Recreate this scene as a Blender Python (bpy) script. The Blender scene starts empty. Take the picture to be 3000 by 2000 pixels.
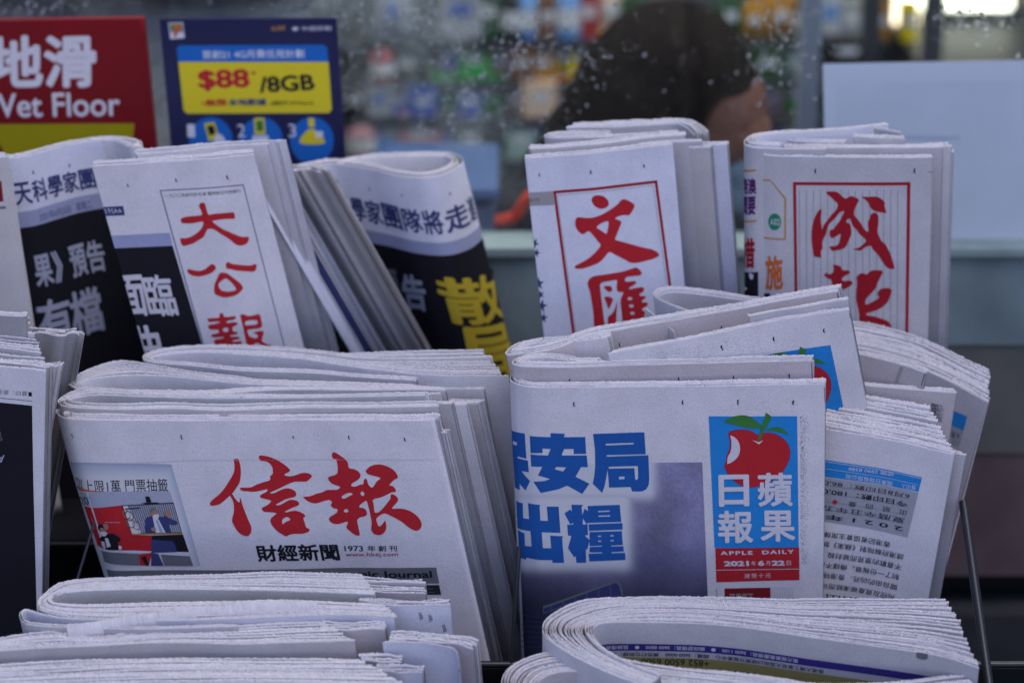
import bpy, bmesh, math, random
import numpy as np
from mathutils import Vector, Matrix
from mathutils import noise as mnoise
from mathutils.geometry import tessellate_polygon

S = bpy.context.scene
COL = S.collection
R = math.radians
random.seed(7)
rng = np.random.default_rng(7)

# ------------------------------------------------------------------ camera
CAM = np.array([0.0, 0.0, 1.95]); PITCH = R(20.0); FPX = 85.0 / 36.0 * 3000.0
cam_d = bpy.data.cameras.new('camera'); cam = bpy.data.objects.new('camera', cam_d); COL.objects.link(cam)
cam.location = CAM; cam.rotation_euler = (R(90) - PITCH, 0, 0)
cam_d.lens = 85; cam_d.sensor_width = 36; cam_d.clip_start = 0.05; cam_d.clip_end = 200
cam_d.dof.use_dof = True; cam_d.dof.focus_distance = 2.15; cam_d.dof.aperture_fstop = 3.0
S.camera = cam
# ------------------------------------------------------------------ world, sun, exposure
w = bpy.data.worlds.new('World'); S.world = w; w.use_nodes = True
nt = w.node_tree; bg = nt.nodes['Background']
sky = nt.nodes.new('ShaderNodeTexSky'); sky.sky_type = 'NISHITA'; sky.sun_disc = False
SUN_EL, SUN_AZ = R(68), R(145)
sky.sun_elevation = SUN_EL; sky.sun_rotation = SUN_AZ; sky.dust_density = 0.6; sky.ozone_density = 3.0
tint = nt.nodes.new('ShaderNodeMix'); tint.data_type = 'RGBA'; tint.blend_type = 'MULTIPLY'; tint.inputs[0].default_value = 1.0
tint.inputs[7].default_value = (1.04, 0.93, 1.06, 1)      # overcast, faintly violet daylight
nt.links.new(sky.outputs[0], tint.inputs[6]); nt.links.new(tint.outputs[2], bg.inputs[0]); bg.inputs[1].default_value = 0.15
sd = bpy.data.lights.new('sun', 'SUN'); sun = bpy.data.objects.new('sun', sd); COL.objects.link(sun)
sd.energy = 1.0; sd.angle = R(28); sd.color = (1.0, 0.95, 0.92)
sdir = Vector((math.sin(SUN_AZ) * math.cos(SUN_EL), math.cos(SUN_AZ) * math.cos(SUN_EL), math.sin(SUN_EL)))
sun.rotation_euler = sdir.to_track_quat('Z', 'Y').to_euler(); sun.location = (-2, -3, 6)
S.view_settings.view_transform = 'Standard'; S.view_settings.look = 'None'
S.view_settings.gamma = 1.0; S.view_settings.exposure = 0.5; S.view_settings.use_curve_mapping = False
S.render.engine = 'CYCLES'
S.cycles.max_bounces = 7; S.cycles.diffuse_bounces = 2; S.cycles.glossy_bounces = 2; S.cycles.transmission_bounces = 4; S.cycles.transparent_max_bounces = 12; S.cycles.caustics_reflective = False; S.cycles.caustics_refractive = False; S.cycles.use_denoising = True

# ------------------------------------------------------------------ helpers: rays, materials, meshes
RT = np.array([1.0, 0, 0]); UP = np.array([0, math.sin(PITCH), math.cos(PITCH)]); FW = np.array([0, math.cos(PITCH), -math.sin(PITCH)])
def ray(px, py):
    d = RT * ((px - 1500) / FPX) + UP * (-(py - 1000) / FPX) + FW
    return d / np.linalg.norm(d)
def at(px, py, Y):
    d = ray(px, py); return CAM + d * (Y / d[1])
def onplane(px, py, p0, n):
    d = ray(px, py); return CAM + d * (np.dot(p0 - CAM, n) / np.dot(d, n))

MATS = {}
def mat(name, col, rough=0.8, var=0.0, vscale=60, spec=0.2, grain=0.0, gscale=1500, bump=0.0, metal=0.0, emit=0.0, tint=None):
    if name in MATS: return MATS[name]
    m = bpy.data.materials.new(name); m.use_nodes = True; t = m.node_tree; b = t.nodes['Principled BSDF']
    b.inputs['Roughness'].default_value = rough; b.inputs['Metallic'].default_value = metal
    b.inputs['Specular IOR Level'].default_value = spec
    c = (*col, 1); b.inputs['Base Color'].default_value = c
    if emit:
        b.inputs['Emission Color'].default_value = c; b.inputs['Emission Strength'].default_value = emit
    tc = t.nodes.new('ShaderNodeTexCoord'); prev = None
    def mul(prev, lo, hi, scale, detail):
        n = t.nodes.new('ShaderNodeTexNoise'); n.inputs['Scale'].default_value = scale; n.inputs['Detail'].default_value = detail
        t.links.new(tc.outputs['Object'], n.inputs['Vector'])
        r = t.nodes.new('ShaderNodeValToRGB'); r.color_ramp.elements[0].position = 0.3; r.color_ramp.elements[1].position = 0.62
        tn = tint or (1, 1, 1)
        r.color_ramp.elements[0].color = (1 - lo * tn[0], 1 - lo * tn[1], 1 - lo * tn[2], 1); r.color_ramp.elements[1].color = (hi, hi, hi, 1)
        t.links.new(n.outputs[0], r.inputs[0])
        x = t.nodes.new('ShaderNodeMix'); x.data_type = 'RGBA'; x.blend_type = 'MULTIPLY'; x.inputs[0].default_value = 1
        if prev is None: x.inputs[6].default_value = c
        else: t.links.new(prev, x.inputs[6])
        t.links.new(r.outputs[0], x.inputs[7]); return x.outputs[2], n
    if var: prev, _ = mul(prev, var, 1.0, vscale, 4)
    if grain: prev, gn = mul(prev, grain, 1.0, gscale, 2)
    if prev is not None: t.links.new(prev, b.inputs['Base Color'])
    if bump:
        n = t.nodes.new('ShaderNodeTexNoise'); n.inputs['Scale'].default_value = gscale * 0.6; n.inputs['Detail'].default_value = 4
        t.links.new(tc.outputs['Object'], n.inputs['Vector'])
        bp = t.nodes.new('ShaderNodeBump'); bp.inputs['Strength'].default_value = bump; bp.inputs['Distance'].default_value = 0.001
        t.links.new(n.outputs[0], bp.inputs['Height']); t.links.new(bp.outputs[0], b.inputs['Normal'])
    MATS[name] = m; return m
P = {}
for k, c in dict(white=(0.71, 0.67, 0.68), grey=(0.54, 0.51, 0.52), pink=(0.56, 0.49, 0.495), warm=(0.57, 0.525, 0.51),
                 cool=(0.70, 0.69, 0.76), dull=(0.36, 0.345, 0.35)).items():
    P[k] = mat('newsprint_' + k, c, 0.92, var=0.10, vscale=34, spec=0.08, grain=0.17, gscale=950, bump=0.3)
EDGE = mat('top_lit_torn_edge', (0.675, 0.635, 0.64), 0.95, var=0.10, vscale=120, spec=0.05, grain=0.15, gscale=1200)  # rims paler than the inner sheets: light from above put into the colour
def ink(name, col): return mat('ink_' + name, col, 0.75, var=0.06, vscale=80, spec=0.12, grain=0.22, gscale=1500)
I = dict(red=ink('red', (0.50, 0.022, 0.030)), red2=ink('red_dark', (0.36, 0.012, 0.022)), blue=ink('blue', (0.018, 0.105, 0.36)), cyan=ink('cyan', (0.022, 0.24, 0.60)),
         black=ink('black', (0.014, 0.013, 0.018)), navy=ink('navy', (0.045, 0.055, 0.16)), white=ink('paper_white', (0.67, 0.635, 0.66)),
         lav=ink('lavender', (0.34, 0.36, 0.52)), lav2=ink('pale_lavender', (0.40, 0.41, 0.50)), yellow=ink('yellow', (0.55, 0.40, 0.03)), green=ink('green', (0.05, 0.20, 0.04)),
         gband=ink('grey_green', (0.15, 0.165, 0.17)), dgreen=ink('dark_green', (0.02, 0.03, 0.03)), greybox=ink('grey_box', (0.36, 0.365, 0.40)),
         purple=ink('purple', (0.05, 0.03, 0.20)), olive=ink('olive', (0.33, 0.28, 0.10)), orange=ink('orange', (0.60, 0.13, 0.02)), gold=ink('gold', (0.50, 0.25, 0.04)),
         teal=ink('teal', (0.02, 0.22, 0.13)), plum=ink('plum', (0.10, 0.02, 0.13)), maroon=ink('maroon', (0.22, 0.015, 0.02)), skin=ink('skin', (0.38, 0.20, 0.15)),
         greyt=ink('grey_type', (0.16, 0.16, 0.18)), crease=ink('crease', (0.60, 0.565, 0.58)), stripe=ink('stripe', (0.36, 0.34, 0.33)))
_m = bpy.data.materials.new('printed_picture'); _m.use_nodes = True
_b = _m.node_tree.nodes['Principled BSDF']; _b.inputs['Roughness'].default_value = 0.8; _b.inputs['Specular IOR Level'].default_value = 0.1
_a = _m.node_tree.nodes.new('ShaderNodeVertexColor'); _a.layer_name = 'print'
_m.node_tree.links.new(_a.outputs[0], _b.inputs['Base Color']); PICT = _m

def mesh_np(name, V, Fs, m, parent=None, origin=None, cols=None, smooth=False):
    """V (n,3) array; Fs list of index tuples or (k,4) array"""
    V = np.asarray(V, dtype=np.float64)
    if origin is not None: V = V - np.asarray(origin)
    me = bpy.data.meshes.new(name)
    if isinstance(Fs, np.ndarray):
        k, q = Fs.shape
        me.vertices.add(len(V)); me.vertices.foreach_set('co', V.ravel())
        me.loops.add(k * q); me.loops.foreach_set('vertex_index', Fs.ravel().astype(np.int32))
        me.polygons.add(k); me.polygons.foreach_set('loop_start', np.arange(0, k * q, q, dtype=np.int32))
        me.update(calc_edges=True)
    else:
        me.from_pydata(V.tolist(), [], Fs); me.update()
    if smooth: me.shade_smooth()
    if cols is not None:
        a = me.color_attributes.new('print', 'FLOAT_COLOR', 'POINT')
        c = np.ones((len(V), 4)); c[:, :3] = cols; a.data.foreach_set('color', c.ravel())
    me.materials.append(m)
    o = bpy.data.objects.new(name, me); COL.objects.link(o)
    if parent is not None: o.parent = parent
    return o
def tag(o, label=None, cat=None, group=None, kind=None):
    if label: o['label'] = label
    if cat: o['category'] = cat
    if group: o['group'] = group
    if kind: o['kind'] = kind
    return o
def thing(name, loc, label, cat, group=None):
    o = bpy.data.objects.new(name, None); o.empty_display_size = 0.05; COL.objects.link(o); o.location = loc
    return tag(o, label, cat, group)

class MB:
    def __init__(s): s.v = []; s.f = []
    def add(s, V, Fs):
        b = len(s.v); s.v += [tuple(map(float, x)) for x in V]; s.f += [tuple(i + b for i in f) for f in Fs]; return s
    def box(s, c, d, M=None):
        x, y, z = [k / 2 for k in d]; V = [Vector((sx * x, sy * y, sz * z)) for sx in (-1, 1) for sy in (-1, 1) for sz in (-1, 1)]
        if M is not None: V = [M @ v for v in V]
        V = [v + Vector(c) for v in V]
        return s.add(V, [(0, 1, 3, 2), (4, 6, 7, 5), (0, 4, 5, 1), (2, 3, 7, 6), (0, 2, 6, 4), (1, 5, 7, 3)])
    def tube(s, pts, r, n=10):
        pts = [Vector(p) for p in pts]; rows = []
        rad = r if isinstance(r, (list, tuple)) else [r] * len(pts)
        for i, p in enumerate(pts):
            a = (pts[min(i + 1, len(pts) - 1)] - pts[max(i - 1, 0)]).normalized()
            u = a.cross(Vector((0.31, 0.2, 0.93))); u = u.normalized(); v = a.cross(u)
            rows.append([p + (u * math.cos(2 * math.pi * k / n) + v * math.sin(2 * math.pi * k / n)) * rad[i] for k in range(n)])
        V = [q for r_ in rows for q in r_]; F = []
        for i in range(len(pts) - 1):
            for k in range(n): F.append((i * n + k, i * n + (k + 1) % n, (i + 1) * n + (k + 1) % n, (i + 1) * n + k))
        F.append(tuple(range(n - 1, -1, -1))); F.append(tuple((len(pts) - 1) * n + k for k in range(n)))
        return s.add(V, F)
    def lathe(s, c, prof, n=20):
        V = []; F = []
        for r_, z in prof:
            for k in range(n): V.append((c[0] + r_ * math.cos(2 * math.pi * k / n), c[1] + r_ * math.sin(2 * math.pi * k / n), c[2] + z))
        for i in range(len(prof) - 1):
            for k in range(n): F.append((i * n + k, i * n + (k + 1) % n, (i + 1) * n + (k + 1) % n, (i + 1) * n + k))
        F.append(tuple(range(n - 1, -1, -1))); F.append(tuple((len(prof) - 1) * n + k for k in range(n)))
        return s.add(V, F)
    def build(s, name, m, parent=None, origin=None, smooth=False, bevel=0):
        o = mesh_np(name, np.array(s.v), s.f, m, parent, origin)
        if smooth:
            me = o.data; me.shade_smooth()
            try: me.set_sharp_from_angle(angle=R(40))
            except Exception: pass
        if bevel:
            b = o.modifiers.new('bevel', 'BEVEL'); b.width = bevel; b.segments = 2; b.limit_method = 'ANGLE'
        return o

# ------------------------------------------------------------------ curves and type
def crom(pts, closed=False, sub=6):
    p = np.asarray(pts, float); n = len(p); out = []
    rngi = range(n) if closed else range(n - 1)
    for i in rngi:
        if closed: a, b, c, d = p[(i - 1) % n], p[i], p[(i + 1) % n], p[(i + 2) % n]
        else:
            b, c = p[i], p[i + 1]; a = p[i - 1] if i else 2 * b - c; d = p[i + 2] if i + 2 < n else 2 * c - b
        # centripetal-like damping of overshoot: tangents limited by segment length
        L = np.linalg.norm(c - b)
        m1 = (c - a) / 2; m2 = (d - b) / 2
        for m in (m1, m2):
            l = np.linalg.norm(m)
            if l > L and l > 0: m *= L / l
        for k in range(sub):
            t = k / sub; t2 = t * t; t3 = t2 * t
            out.append((2 * t3 - 3 * t2 + 1) * b + (t3 - 2 * t2 + t) * m1 + (-2 * t3 + 3 * t2) * c + (t3 - t2) * m2)
    if not closed: out.append(p[-1])
    return np.array(out)
def resample(p, ds):
    seg = np.linalg.norm(np.diff(p, axis=0), axis=1); u = np.concatenate([[0], np.cumsum(seg)])
    n = max(2, int(round(u[-1] / ds)) + 1); q = np.linspace(0, u[-1], n)
    return np.stack([np.interp(q, u, p[:, k]) for k in range(p.shape[1])], 1)
_TXT = {}
def glyphs(body, bold=0.0, sp=1.0):
    """flat type as (verts in a unit box, x right, y down; faces)"""
    key = (body, bold, sp)
    if key in _TXT: return _TXT[key]
    c = bpy.data.curves.new('type', 'FONT'); c.body = body; c.space_character = sp; c.resolution_u = 4; c.dimensions = '2D'; c.fill_mode = 'BOTH'
    o = bpy.data.objects.new('type', c); COL.objects.link(o)
    dg = bpy.context.evaluated_depsgraph_get(); me = o.evaluated_get(dg).to_mesh()
    V = np.array([v.co[:2] for v in me.vertices]); F = [tuple(p.vertices) for p in me.polygons]
    o.evaluated_get(dg).to_mesh_clear(); bpy.data.objects.remove(o); bpy.data.curves.remove(c)
    # a heavier weight: the same type struck several times a little apart
    k = 0 if not bold else 4 if bold < 0.012 else 8
    sh = [(0, 0)] + [(bold * 1.15 * math.cos(2 * math.pi * i / k + math.pi / 4), bold * 1.15 * math.sin(2 * math.pi * i / k + math.pi / 4)) for i in range(k)]
    mn, mx = V.min(0) - bold, V.max(0) + bold; out = []
    for dx, dy in sh:
        U = (V + np.array([dx, dy]) - mn) / (mx - mn); U[:, 1] = 1 - U[:, 1]; out.append(U)
    _TXT[key] = (out, F); return _TXT[key]
def dice(V, F, su, sv, clip=None):
    """cut a flat mesh into su x sv cells so that it can follow a bent page; clip = (u0,u1,v0,v1)"""
    bm = bmesh.new(); vs = [bm.verts.new((x, y, 0)) for x, y in V]
    for f in F:
        try: bm.faces.new([vs[i] for i in f])
        except ValueError: pass
    def cut(co, no, clear=False):
        bmesh.ops.bisect_plane(bm, geom=bm.verts[:] + bm.edges[:] + bm.faces[:], plane_co=co, plane_no=no, dist=1e-7, clear_outer=clear)
    if clip:
        u0, u1, v0, v1 = clip
        if V[:, 0].max() > u1: cut((u1, 0, 0), (1, 0, 0), True)
        if V[:, 0].min() < u0: cut((u0, 0, 0), (-1, 0, 0), True)
        if V[:, 1].max() > v1: cut((0, v1, 0), (0, 1, 0), True)
        if V[:, 1].min() < v0: cut((0, v0, 0), (0, -1, 0), True)
    if len(bm.verts):
        xs = [v.co.x for v in bm.verts]; ys = [v.co.y for v in bm.verts]
        for k in range(int(math.floor(min(xs) / su)) + 1, int(math.ceil(max(xs) / su))): cut((k * su, 0, 0), (1, 0, 0))
        for k in range(int(math.floor(min(ys) / sv)) + 1, int(math.ceil(max(ys) / sv))): cut((0, k * sv, 0), (0, 1, 0))
    bm.verts.index_update(); W = np.array([v.co[:2] for v in bm.verts]).reshape(-1, 2); G = [tuple(v.index for v in f.verts) for f in bm.faces]
    bm.free(); return W, G

# ------------------------------------------------------------------ a page one can print on: top curve swept along d
class Page:
    def __init__(s, C3, d, h, side, wave, seed, root, bend=0.0, fine=6.0):
        s.C = C3; s.d = d; s.h = h; s.side = side; s.root = root; s.fine = fine / 1000
        seg = np.diff(C3, axis=0); s.L = np.linalg.norm(seg, axis=1); s.u = np.concatenate([[0], np.cumsum(s.L)]); s.U = s.u[-1]
        T = np.gradient(C3, axis=0); T /= np.linalg.norm(T, axis=1)[:, None]
        N = np.cross(d, T); N /= np.linalg.norm(N, axis=1)[:, None]; s.N = N * side
        r = np.random.default_rng(seed); s.w = wave; s.ph = r.uniform(0, 6.28, 6); s.k = r.uniform(0.6, 1.5, 4); s.layers = {}; s.n = 0; s.bend = bend; s.owner = None
    def disp(s, u, v):
        f = np.clip(v / 0.05, 0, 1)
        a = np.sin(u * 32 * s.k[0] + v * 9 + s.ph[0]) + np.sin(u * 17 * s.k[1] - v * 15 + s.ph[1]) + 0.5 * np.sin(v * 38 * s.k[2] + u * 21 + s.ph[2]) + 0.25 * np.sin(u * 75 * s.k[3] + v * 50 + s.ph[3])
        return s.w * f * (2.75 + a) / 2.75 + s.bend * v * v
    def P(s, u, v, off=0.0):
        u = np.asarray(u, float); v = np.asarray(v, float)
        uc = np.clip(u, 0, s.U); i = np.stack([np.interp(uc, s.u, s.C[:, k]) for k in range(3)], -1)
        n = np.stack([np.interp(uc, s.u, s.N[:, k]) for k in range(3)], -1); n /= np.linalg.norm(n, axis=-1, keepdims=True)
        return i + v[..., None] * s.d + n * (s.disp(uc, v) + off)[..., None]
    def uv(s, px, py):
        dd = ray(px, py); A = s.C[:-1]; E = np.diff(s.C, axis=0); n = np.cross(E, s.d)
        den = n @ dd; den[np.abs(den) < 1e-9] = 1e-9
        t = np.einsum('ij,ij->i', n, A - CAM) / den
        X = CAM + t[:, None] * dd - A
        ee = np.einsum('ij,ij->i', E, E); ed = E @ s.d; xe = np.einsum('ij,ij->i', X, E); xd = X @ s.d
        det = ee - ed * ed; a = (xe - xd * ed) / det; b = (ee * xd - ed * xe) / det
        face = den * s.side > 0
        ex = np.maximum(np.maximum(-a, a - 1), 0) * s.L + np.where(face, 0, 0.02) + np.where(b < -0.03, 1, 0)
        k = int(np.argmin(ex + t * 1e-4))
        return s.u[k] + a[k] * s.L[k], b[k]
    def put(s, part, m, W, G, lay=0, cols=None):
        if not len(W) or not G: return
        off = np.full(len(W), 0.00012 + 0.00007 * lay)
        V = s.P(W[:, 0], W[:, 1], off)
        e = s.layers.setdefault((part, m.name), dict(v=[], f=[], c=[], m=m, n=0))
        b = e['n']; e['v'].append(V); e['f'] += [tuple(i + b for i in g) for g in G]; e['n'] += len(V)
        if cols is not None: e['c'].append(cols)
    def clip(s): return (0.0, s.U, 0.0004, s.h)
    def poly(s, part, m, pts, holes=(), lay=0, smooth=True, tr=None, uvspace=False):
        f = (lambda q: (q[0] / tr[2] + tr[0], q[1] / tr[2] + tr[1])) if tr else (lambda q: q)
        loops = []
        for lp in [pts, *holes]:
            q = np.array([f(x) for x in lp], float)
            if smooth: q = crom(q, True, 4)
            if not uvspace: q = np.array([s.uv(*x) for x in q])
            loops.append(q)
        tri = tessellate_polygon([[Vector((x, y, 0)) for x, y in lp] for lp in loops])
        W, G = dice(np.concatenate(loops), [tuple(t) for t in tri], s.fine, 0.02, s.clip()); s.put(part, m, W, G, lay)
    def text(s, part, m, body, tl, tr, bl, bold=0.0, lay=0, sp=1.0, uvspace=False):
        """type whose ink fills the box with these corners (photo pixels, or page u,v in metres)"""
        Us, F = glyphs(body, bold, sp)
        a, b, c = [np.array(q if uvspace else s.uv(*q), float) for q in (tl, tr, bl)]
        for i, U in enumerate(Us):
            W = a + U[:, :1] * (b - a) + U[:, 1:] * (c - a)
            W, G = dice(W, F, s.fine, 0.02, s.clip()); s.put(part, m, W, G, lay + i * 0.06)
    def picture(s, part, quad, nx, ny, fn, lay=0):
        tl, tr, br, bl = [np.array(q, float) for q in quad]; V = []; c = []
        for j in range(ny + 1):
            for i in range(nx + 1):
                x, y = i / nx, j / ny; p = tl * (1 - x) * (1 - y) + tr * x * (1 - y) + br * x * y + bl * (1 - x) * y
                V.append(s.uv(*p)); c.append(fn(x, y, p[0], p[1]))
        G = [(j * (nx + 1) + i, j * (nx + 1) + i + 1, (j + 1) * (nx + 1) + i + 1, (j + 1) * (nx + 1) + i) for j in range(ny) for i in range(nx)]
        V = np.array(V); V[:, 1] = np.minimum(V[:, 1], s.h); V[:, 0] = np.clip(V[:, 0], 0, s.U)
        s.put(part, PICT, V, G, lay, np.array(c))
    def pinholes(s, pts, size=1.0):
        size = size * 1.35
        """the row of little tears the press pins leave along the top margin"""
        for px, py in pts:
            u, v = s.uv(px, py); r = random.Random(int(px * 7 + py))
            q = [(u + (0.0007 * math.cos(a) * r.uniform(0.5, 1.3)) * size, v + (0.0016 * math.sin(a) * r.uniform(0.6, 1.2)) * size) for a in np.linspace(0, 6.28, 8)[:-1]]
            s.poly('pin_holes', I['black'], q, lay=1, uvspace=True)
            W = np.array([(u + 0.0004, v - 0.0018), (u + 0.0016, v - 0.0008), (u + 0.0012, v + 0.0012), (u + 0.0002, v + 0.0009)])
            s.put('pin_holes', I['white'], W, [(0, 1, 2, 3)], 6)
            for _ in range(7):
                du, dv = r.gauss(0, 0.0012), r.gauss(0, 0.002); z = r.uniform(0.0001, 0.0003)
                s.put('pin_holes', I['greyt'], np.array([(u + du - z, v + dv), (u + du, v + dv - z), (u + du + z, v + dv), (u + du, v + dv + z)]), [(0, 1, 2, 3)], 0)
    def smudge(s, part, quad, n, m, size=(0.00012, 0.00035)):
        tl, tr, br, bl = [np.array(q, float) for q in quad]; r = random.Random(n)
        for _ in range(n):
            x = min(1, max(0, r.betavariate(1.1, 2.2))); y = r.random()
            p = tl * (1 - x) * (1 - y) + tr * x * (1 - y) + br * x * y + bl * (1 - x) * y
            u, v = s.uv(*p); a = r.uniform(*size); b = a * r.uniform(0.8, 2.2)
            s.put(part, m, np.array([(u - a, v), (u, v - b), (u + a, v + b * 0.2), (u, v + b)]), [(0, 1, 2, 3)], 0)
    def flush(s):
        byname = {}
        for (part, mn), e in s.layers.items(): byname.setdefault(part, []).append(e)
        for part, es in byname.items():
            V = np.concatenate([x for e in es for x in e['v']]); F = []; mi = []; b = 0; cols = None
            if any(e['c'] for e in es):
                cols = np.concatenate([np.concatenate(e['c']) if e['c'] else np.ones((e['n'], 3)) for e in es])
            for j, e in enumerate(es):
                F += [tuple(i + b for i in f) for f in e['f']]; mi += [j] * len(e['f']); b += e['n']
            o = mesh_np(part, V, F, es[0]['m'], s.owner or s.root, np.array(s.root.location), cols)
            for e in es[1:]: o.data.materials.append(e['m'])
            o.data.polygons.foreach_set('material_index', np.array(mi, dtype=np.int32))

class Paper:
    """a folded newspaper: sheets standing on edge, traced along their ragged top edges"""
    def __init__(s, label, anchor, lean=4, roll=0, proll=None, h=0.30, group=None, lean_d=None):
        proll = roll if proll is None else proll
        s.p0 = at(*anchor); n = np.array([-math.tan(R(proll)), -math.tan(R(lean)), 1.0]); s.n = n / np.linalg.norm(n)
        ld = lean if lean_d is None else lean_d
        d = np.array([math.tan(R(roll)), math.tan(R(ld)), -1.0]); s.d = d / np.linalg.norm(d); s.h = h
        e1 = np.array([1.0, 0, 0]) - s.n[0] * s.n; s.e1 = e1 / np.linalg.norm(e1); s.e2 = np.cross(s.n, s.e1)
        s.root = thing('folded_newspaper', s.p0 + s.d * h, label, 'newspaper', group); s.parts = {}; s.pages = []
        s.seed = int(anchor[0] * 3 + anchor[1] * 7)
    def to2(s, px, py):
        q = onplane(px, py, s.p0, s.n) - s.p0; return np.array([q @ s.e1, q @ s.e2])
    def to3(s, c): return s.p0 + c[:, :1] * s.e1 + c[:, 1:2] * s.e2
    def curve(s, tr, ds=0.00095, smooth=True):
        q = np.array([s.to2(*x) for x in tr]); q = crom(q, False, 10) if smooth and len(q) > 2 else q
        return resample(q, ds)
    @staticmethod
    def outw(c):
        t = np.gradient(c, axis=0); t /= np.maximum(np.linalg.norm(t, axis=1), 1e-12)[:, None]; return np.stack([t[:, 1], -t[:, 0]], 1)
    def sheet(s, part, c, m, dz=0.0, t=0.0004, amp=0.00085, h=None, tilt=0.0, rag=1.0):
        h = h or s.h; M = len(c); o = s.outw(c); r = np.random.default_rng(s.seed + len(s.parts) * 31 + int(abs(c[0, 1]) * 1e6) % 9999)
        i = np.arange(M); uu = np.linspace(0, 1, M)
        low = np.interp(i, np.linspace(0, M, 12), r.normal(0, 0.00035, 12))
        z = amp * ((i % 2) * 1.0 + r.normal(0, 0.35, M) * rag) + low + tilt * uu
        zb = np.roll(z, 1) * 0.7 + amp * r.normal(0, 0.3, M)
        jig = r.normal(0, 0.00009, (M, 1))
        A = s.to3(c); B = s.to3(c - o * t); Aj = s.to3(c + o * jig); Bj = s.to3(c - o * (t + jig))
        D = s.d
        rows = [Aj - (dz + z)[:, None] * D, A + (0.0012 - dz) * D, A + h * D, B + h * D, B + (0.0012 - dz) * D, Bj - (dz + zb)[:, None] * D]
        V = np.concatenate(rows); a = np.arange(M - 1); F = []
        def quad(k): return np.stack([k * M + a, k * M + a + 1, ((k + 1) % 6) * M + a + 1, ((k + 1) % 6) * M + a], 1)
        for k in (1, 2, 3): F.append(quad(k))
        for e in (0, M - 1): F.append(np.array([[0 * M + e, 1 * M + e, 4 * M + e, 5 * M + e], [1 * M + e, 2 * M + e, 3 * M + e, 4 * M + e]]))
        p = s.parts.setdefault((part, m.name), dict(v=[], f=[], n=0, m=m))
        p['f'].append(np.concatenate(F) + p['n']); p['v'].append(V); p['n'] += len(V)
        p = s.parts.setdefault((part, EDGE.name), dict(v=[], f=[], n=0, m=EDGE))       # torn rim along the top, overhead light painted into its tone
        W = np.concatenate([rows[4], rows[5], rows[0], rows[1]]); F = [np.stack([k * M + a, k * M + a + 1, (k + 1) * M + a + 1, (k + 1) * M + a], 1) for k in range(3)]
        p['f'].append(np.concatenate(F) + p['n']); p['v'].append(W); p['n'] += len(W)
    def bundle(s, tr, n, gap, mats, ends=(0.002, 0.002), stair=(0, 0), dz=0.0, dzs=0.0008, part='inner_pages', wob=0.5, t=0.0004, h=None, start=0, smooth=True, dzk=0.0, amp=0.00085):
        c0 = s.curve(tr, smooth=smooth); r = np.random.default_rng(s.seed + n); L = len(c0)
        for k in range(start, start + n):
            o = s.outw(c0); u = np.linspace(0, 1, L)
            off = k * gap + wob * gap * np.sin(u * r.uniform(4, 14) + r.uniform(0, 6.3))
            c = c0 - o * off[:, None]
            a = int(round((abs(r.normal(0, ends[0])) + k * stair[0]) / 0.00095)); b = int(round((abs(r.normal(0, ends[1])) + k * stair[1]) / 0.00095))
            c = s._ends(c, a, b); m = mats[k % len(mats)] if isinstance(mats, (list, tuple)) else mats
            s.sheet(part, c, m, dz + k * dzk + r.normal(0, dzs), t=t, h=h, tilt=r.normal(0, dzs), amp=amp)
    @staticmethod
    def _ends(c, a, b):
        if a > 0: c = c[a:]
        elif a < 0:
            t = c[0] - c[1]; c = np.concatenate([c[0] + t * np.arange(-a, 0, -1)[:, None], c])
        if b > 0: c = c[:-b]
        elif b < 0:
            t = c[-1] - c[-2]; c = np.concatenate([c, c[-1] + t * np.arange(1, 1 - b)[:, None]])
        return c
    def morph(s, A, B, n, mats, jit=0.15, ends=(0.002, 0.002), dzs=0.0007, part='inner_pages', t=0.0004, ts=None, dz=(0, 0), amp=0.00085, h=None):
        a = s.curve(A, 0.0005); b = s.curve(B, 0.0005); M = max(len(a), len(b)); q = np.linspace(0, 1, M)
        f = lambda c: np.stack([np.interp(q, np.linspace(0, 1, len(c)), c[:, k]) for k in range(2)], 1)
        a, b = f(a), f(b); r = np.random.default_rng(s.seed + n * 3)
        for k in range(n):
            tt = (ts[k] if ts is not None else k / max(1, n - 1)) + r.normal(0, jit / n)
            w = 1 + 0.0 * q; u = q
            ttu = tt + jit / n * np.sin(u * r.uniform(5, 14) + r.uniform(0, 6.3))
            c = resample(a + (b - a) * ttu[:, None], 0.00095)
            c = s._ends(c, int(r.normal(0, ends[0]) / 0.00095), int(r.normal(0, ends[1]) / 0.00095))
            m = mats[int(r.integers(len(mats)))] if isinstance(mats, (list, tuple)) else mats
            s.sheet(part, c, m, dz[0] + (dz[1] - dz[0]) * tt + r.normal(0, dzs), t=t, tilt=r.normal(0, dzs), amp=amp, h=h)
    def page(s, tr, m, side=1, wave=0.0007, name='front_page', fine=6.0, h=None, bend=0.0, dz=0.0, t=0.00028, smooth=True, amp=0.00085):
        """an outer sheet with its own mesh, gently warped, ready for printing"""
        h = h or s.h; c = s.curve(tr, smooth=smooth); C3 = s.to3(c)
        pg = Page(C3, s.d, h, side, wave, s.seed, s.root, bend, fine); M = len(c); r = np.random.default_rng(s.seed + 5)
        i = np.arange(M); z = amp * ((i % 2) + r.normal(0, 0.35, M)) + np.interp(i, np.linspace(0, M, 12), r.normal(0, 0.0004, 12)); zb = np.roll(z, 1) * 0.7
        vs = np.concatenate([[0.0012], np.linspace(0.006, h, 26)]); u = pg.u
        rows = [pg.P(u, 0 * u) - (z + dz)[:, None] * s.d] + [pg.P(u, 0 * u + v) for v in vs] + [pg.P(u, 0 * u + v, 0 * u - t) for v in vs[::-1]] + [pg.P(u, 0 * u, 0 * u - t) - (zb + dz)[:, None] * s.d]
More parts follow.
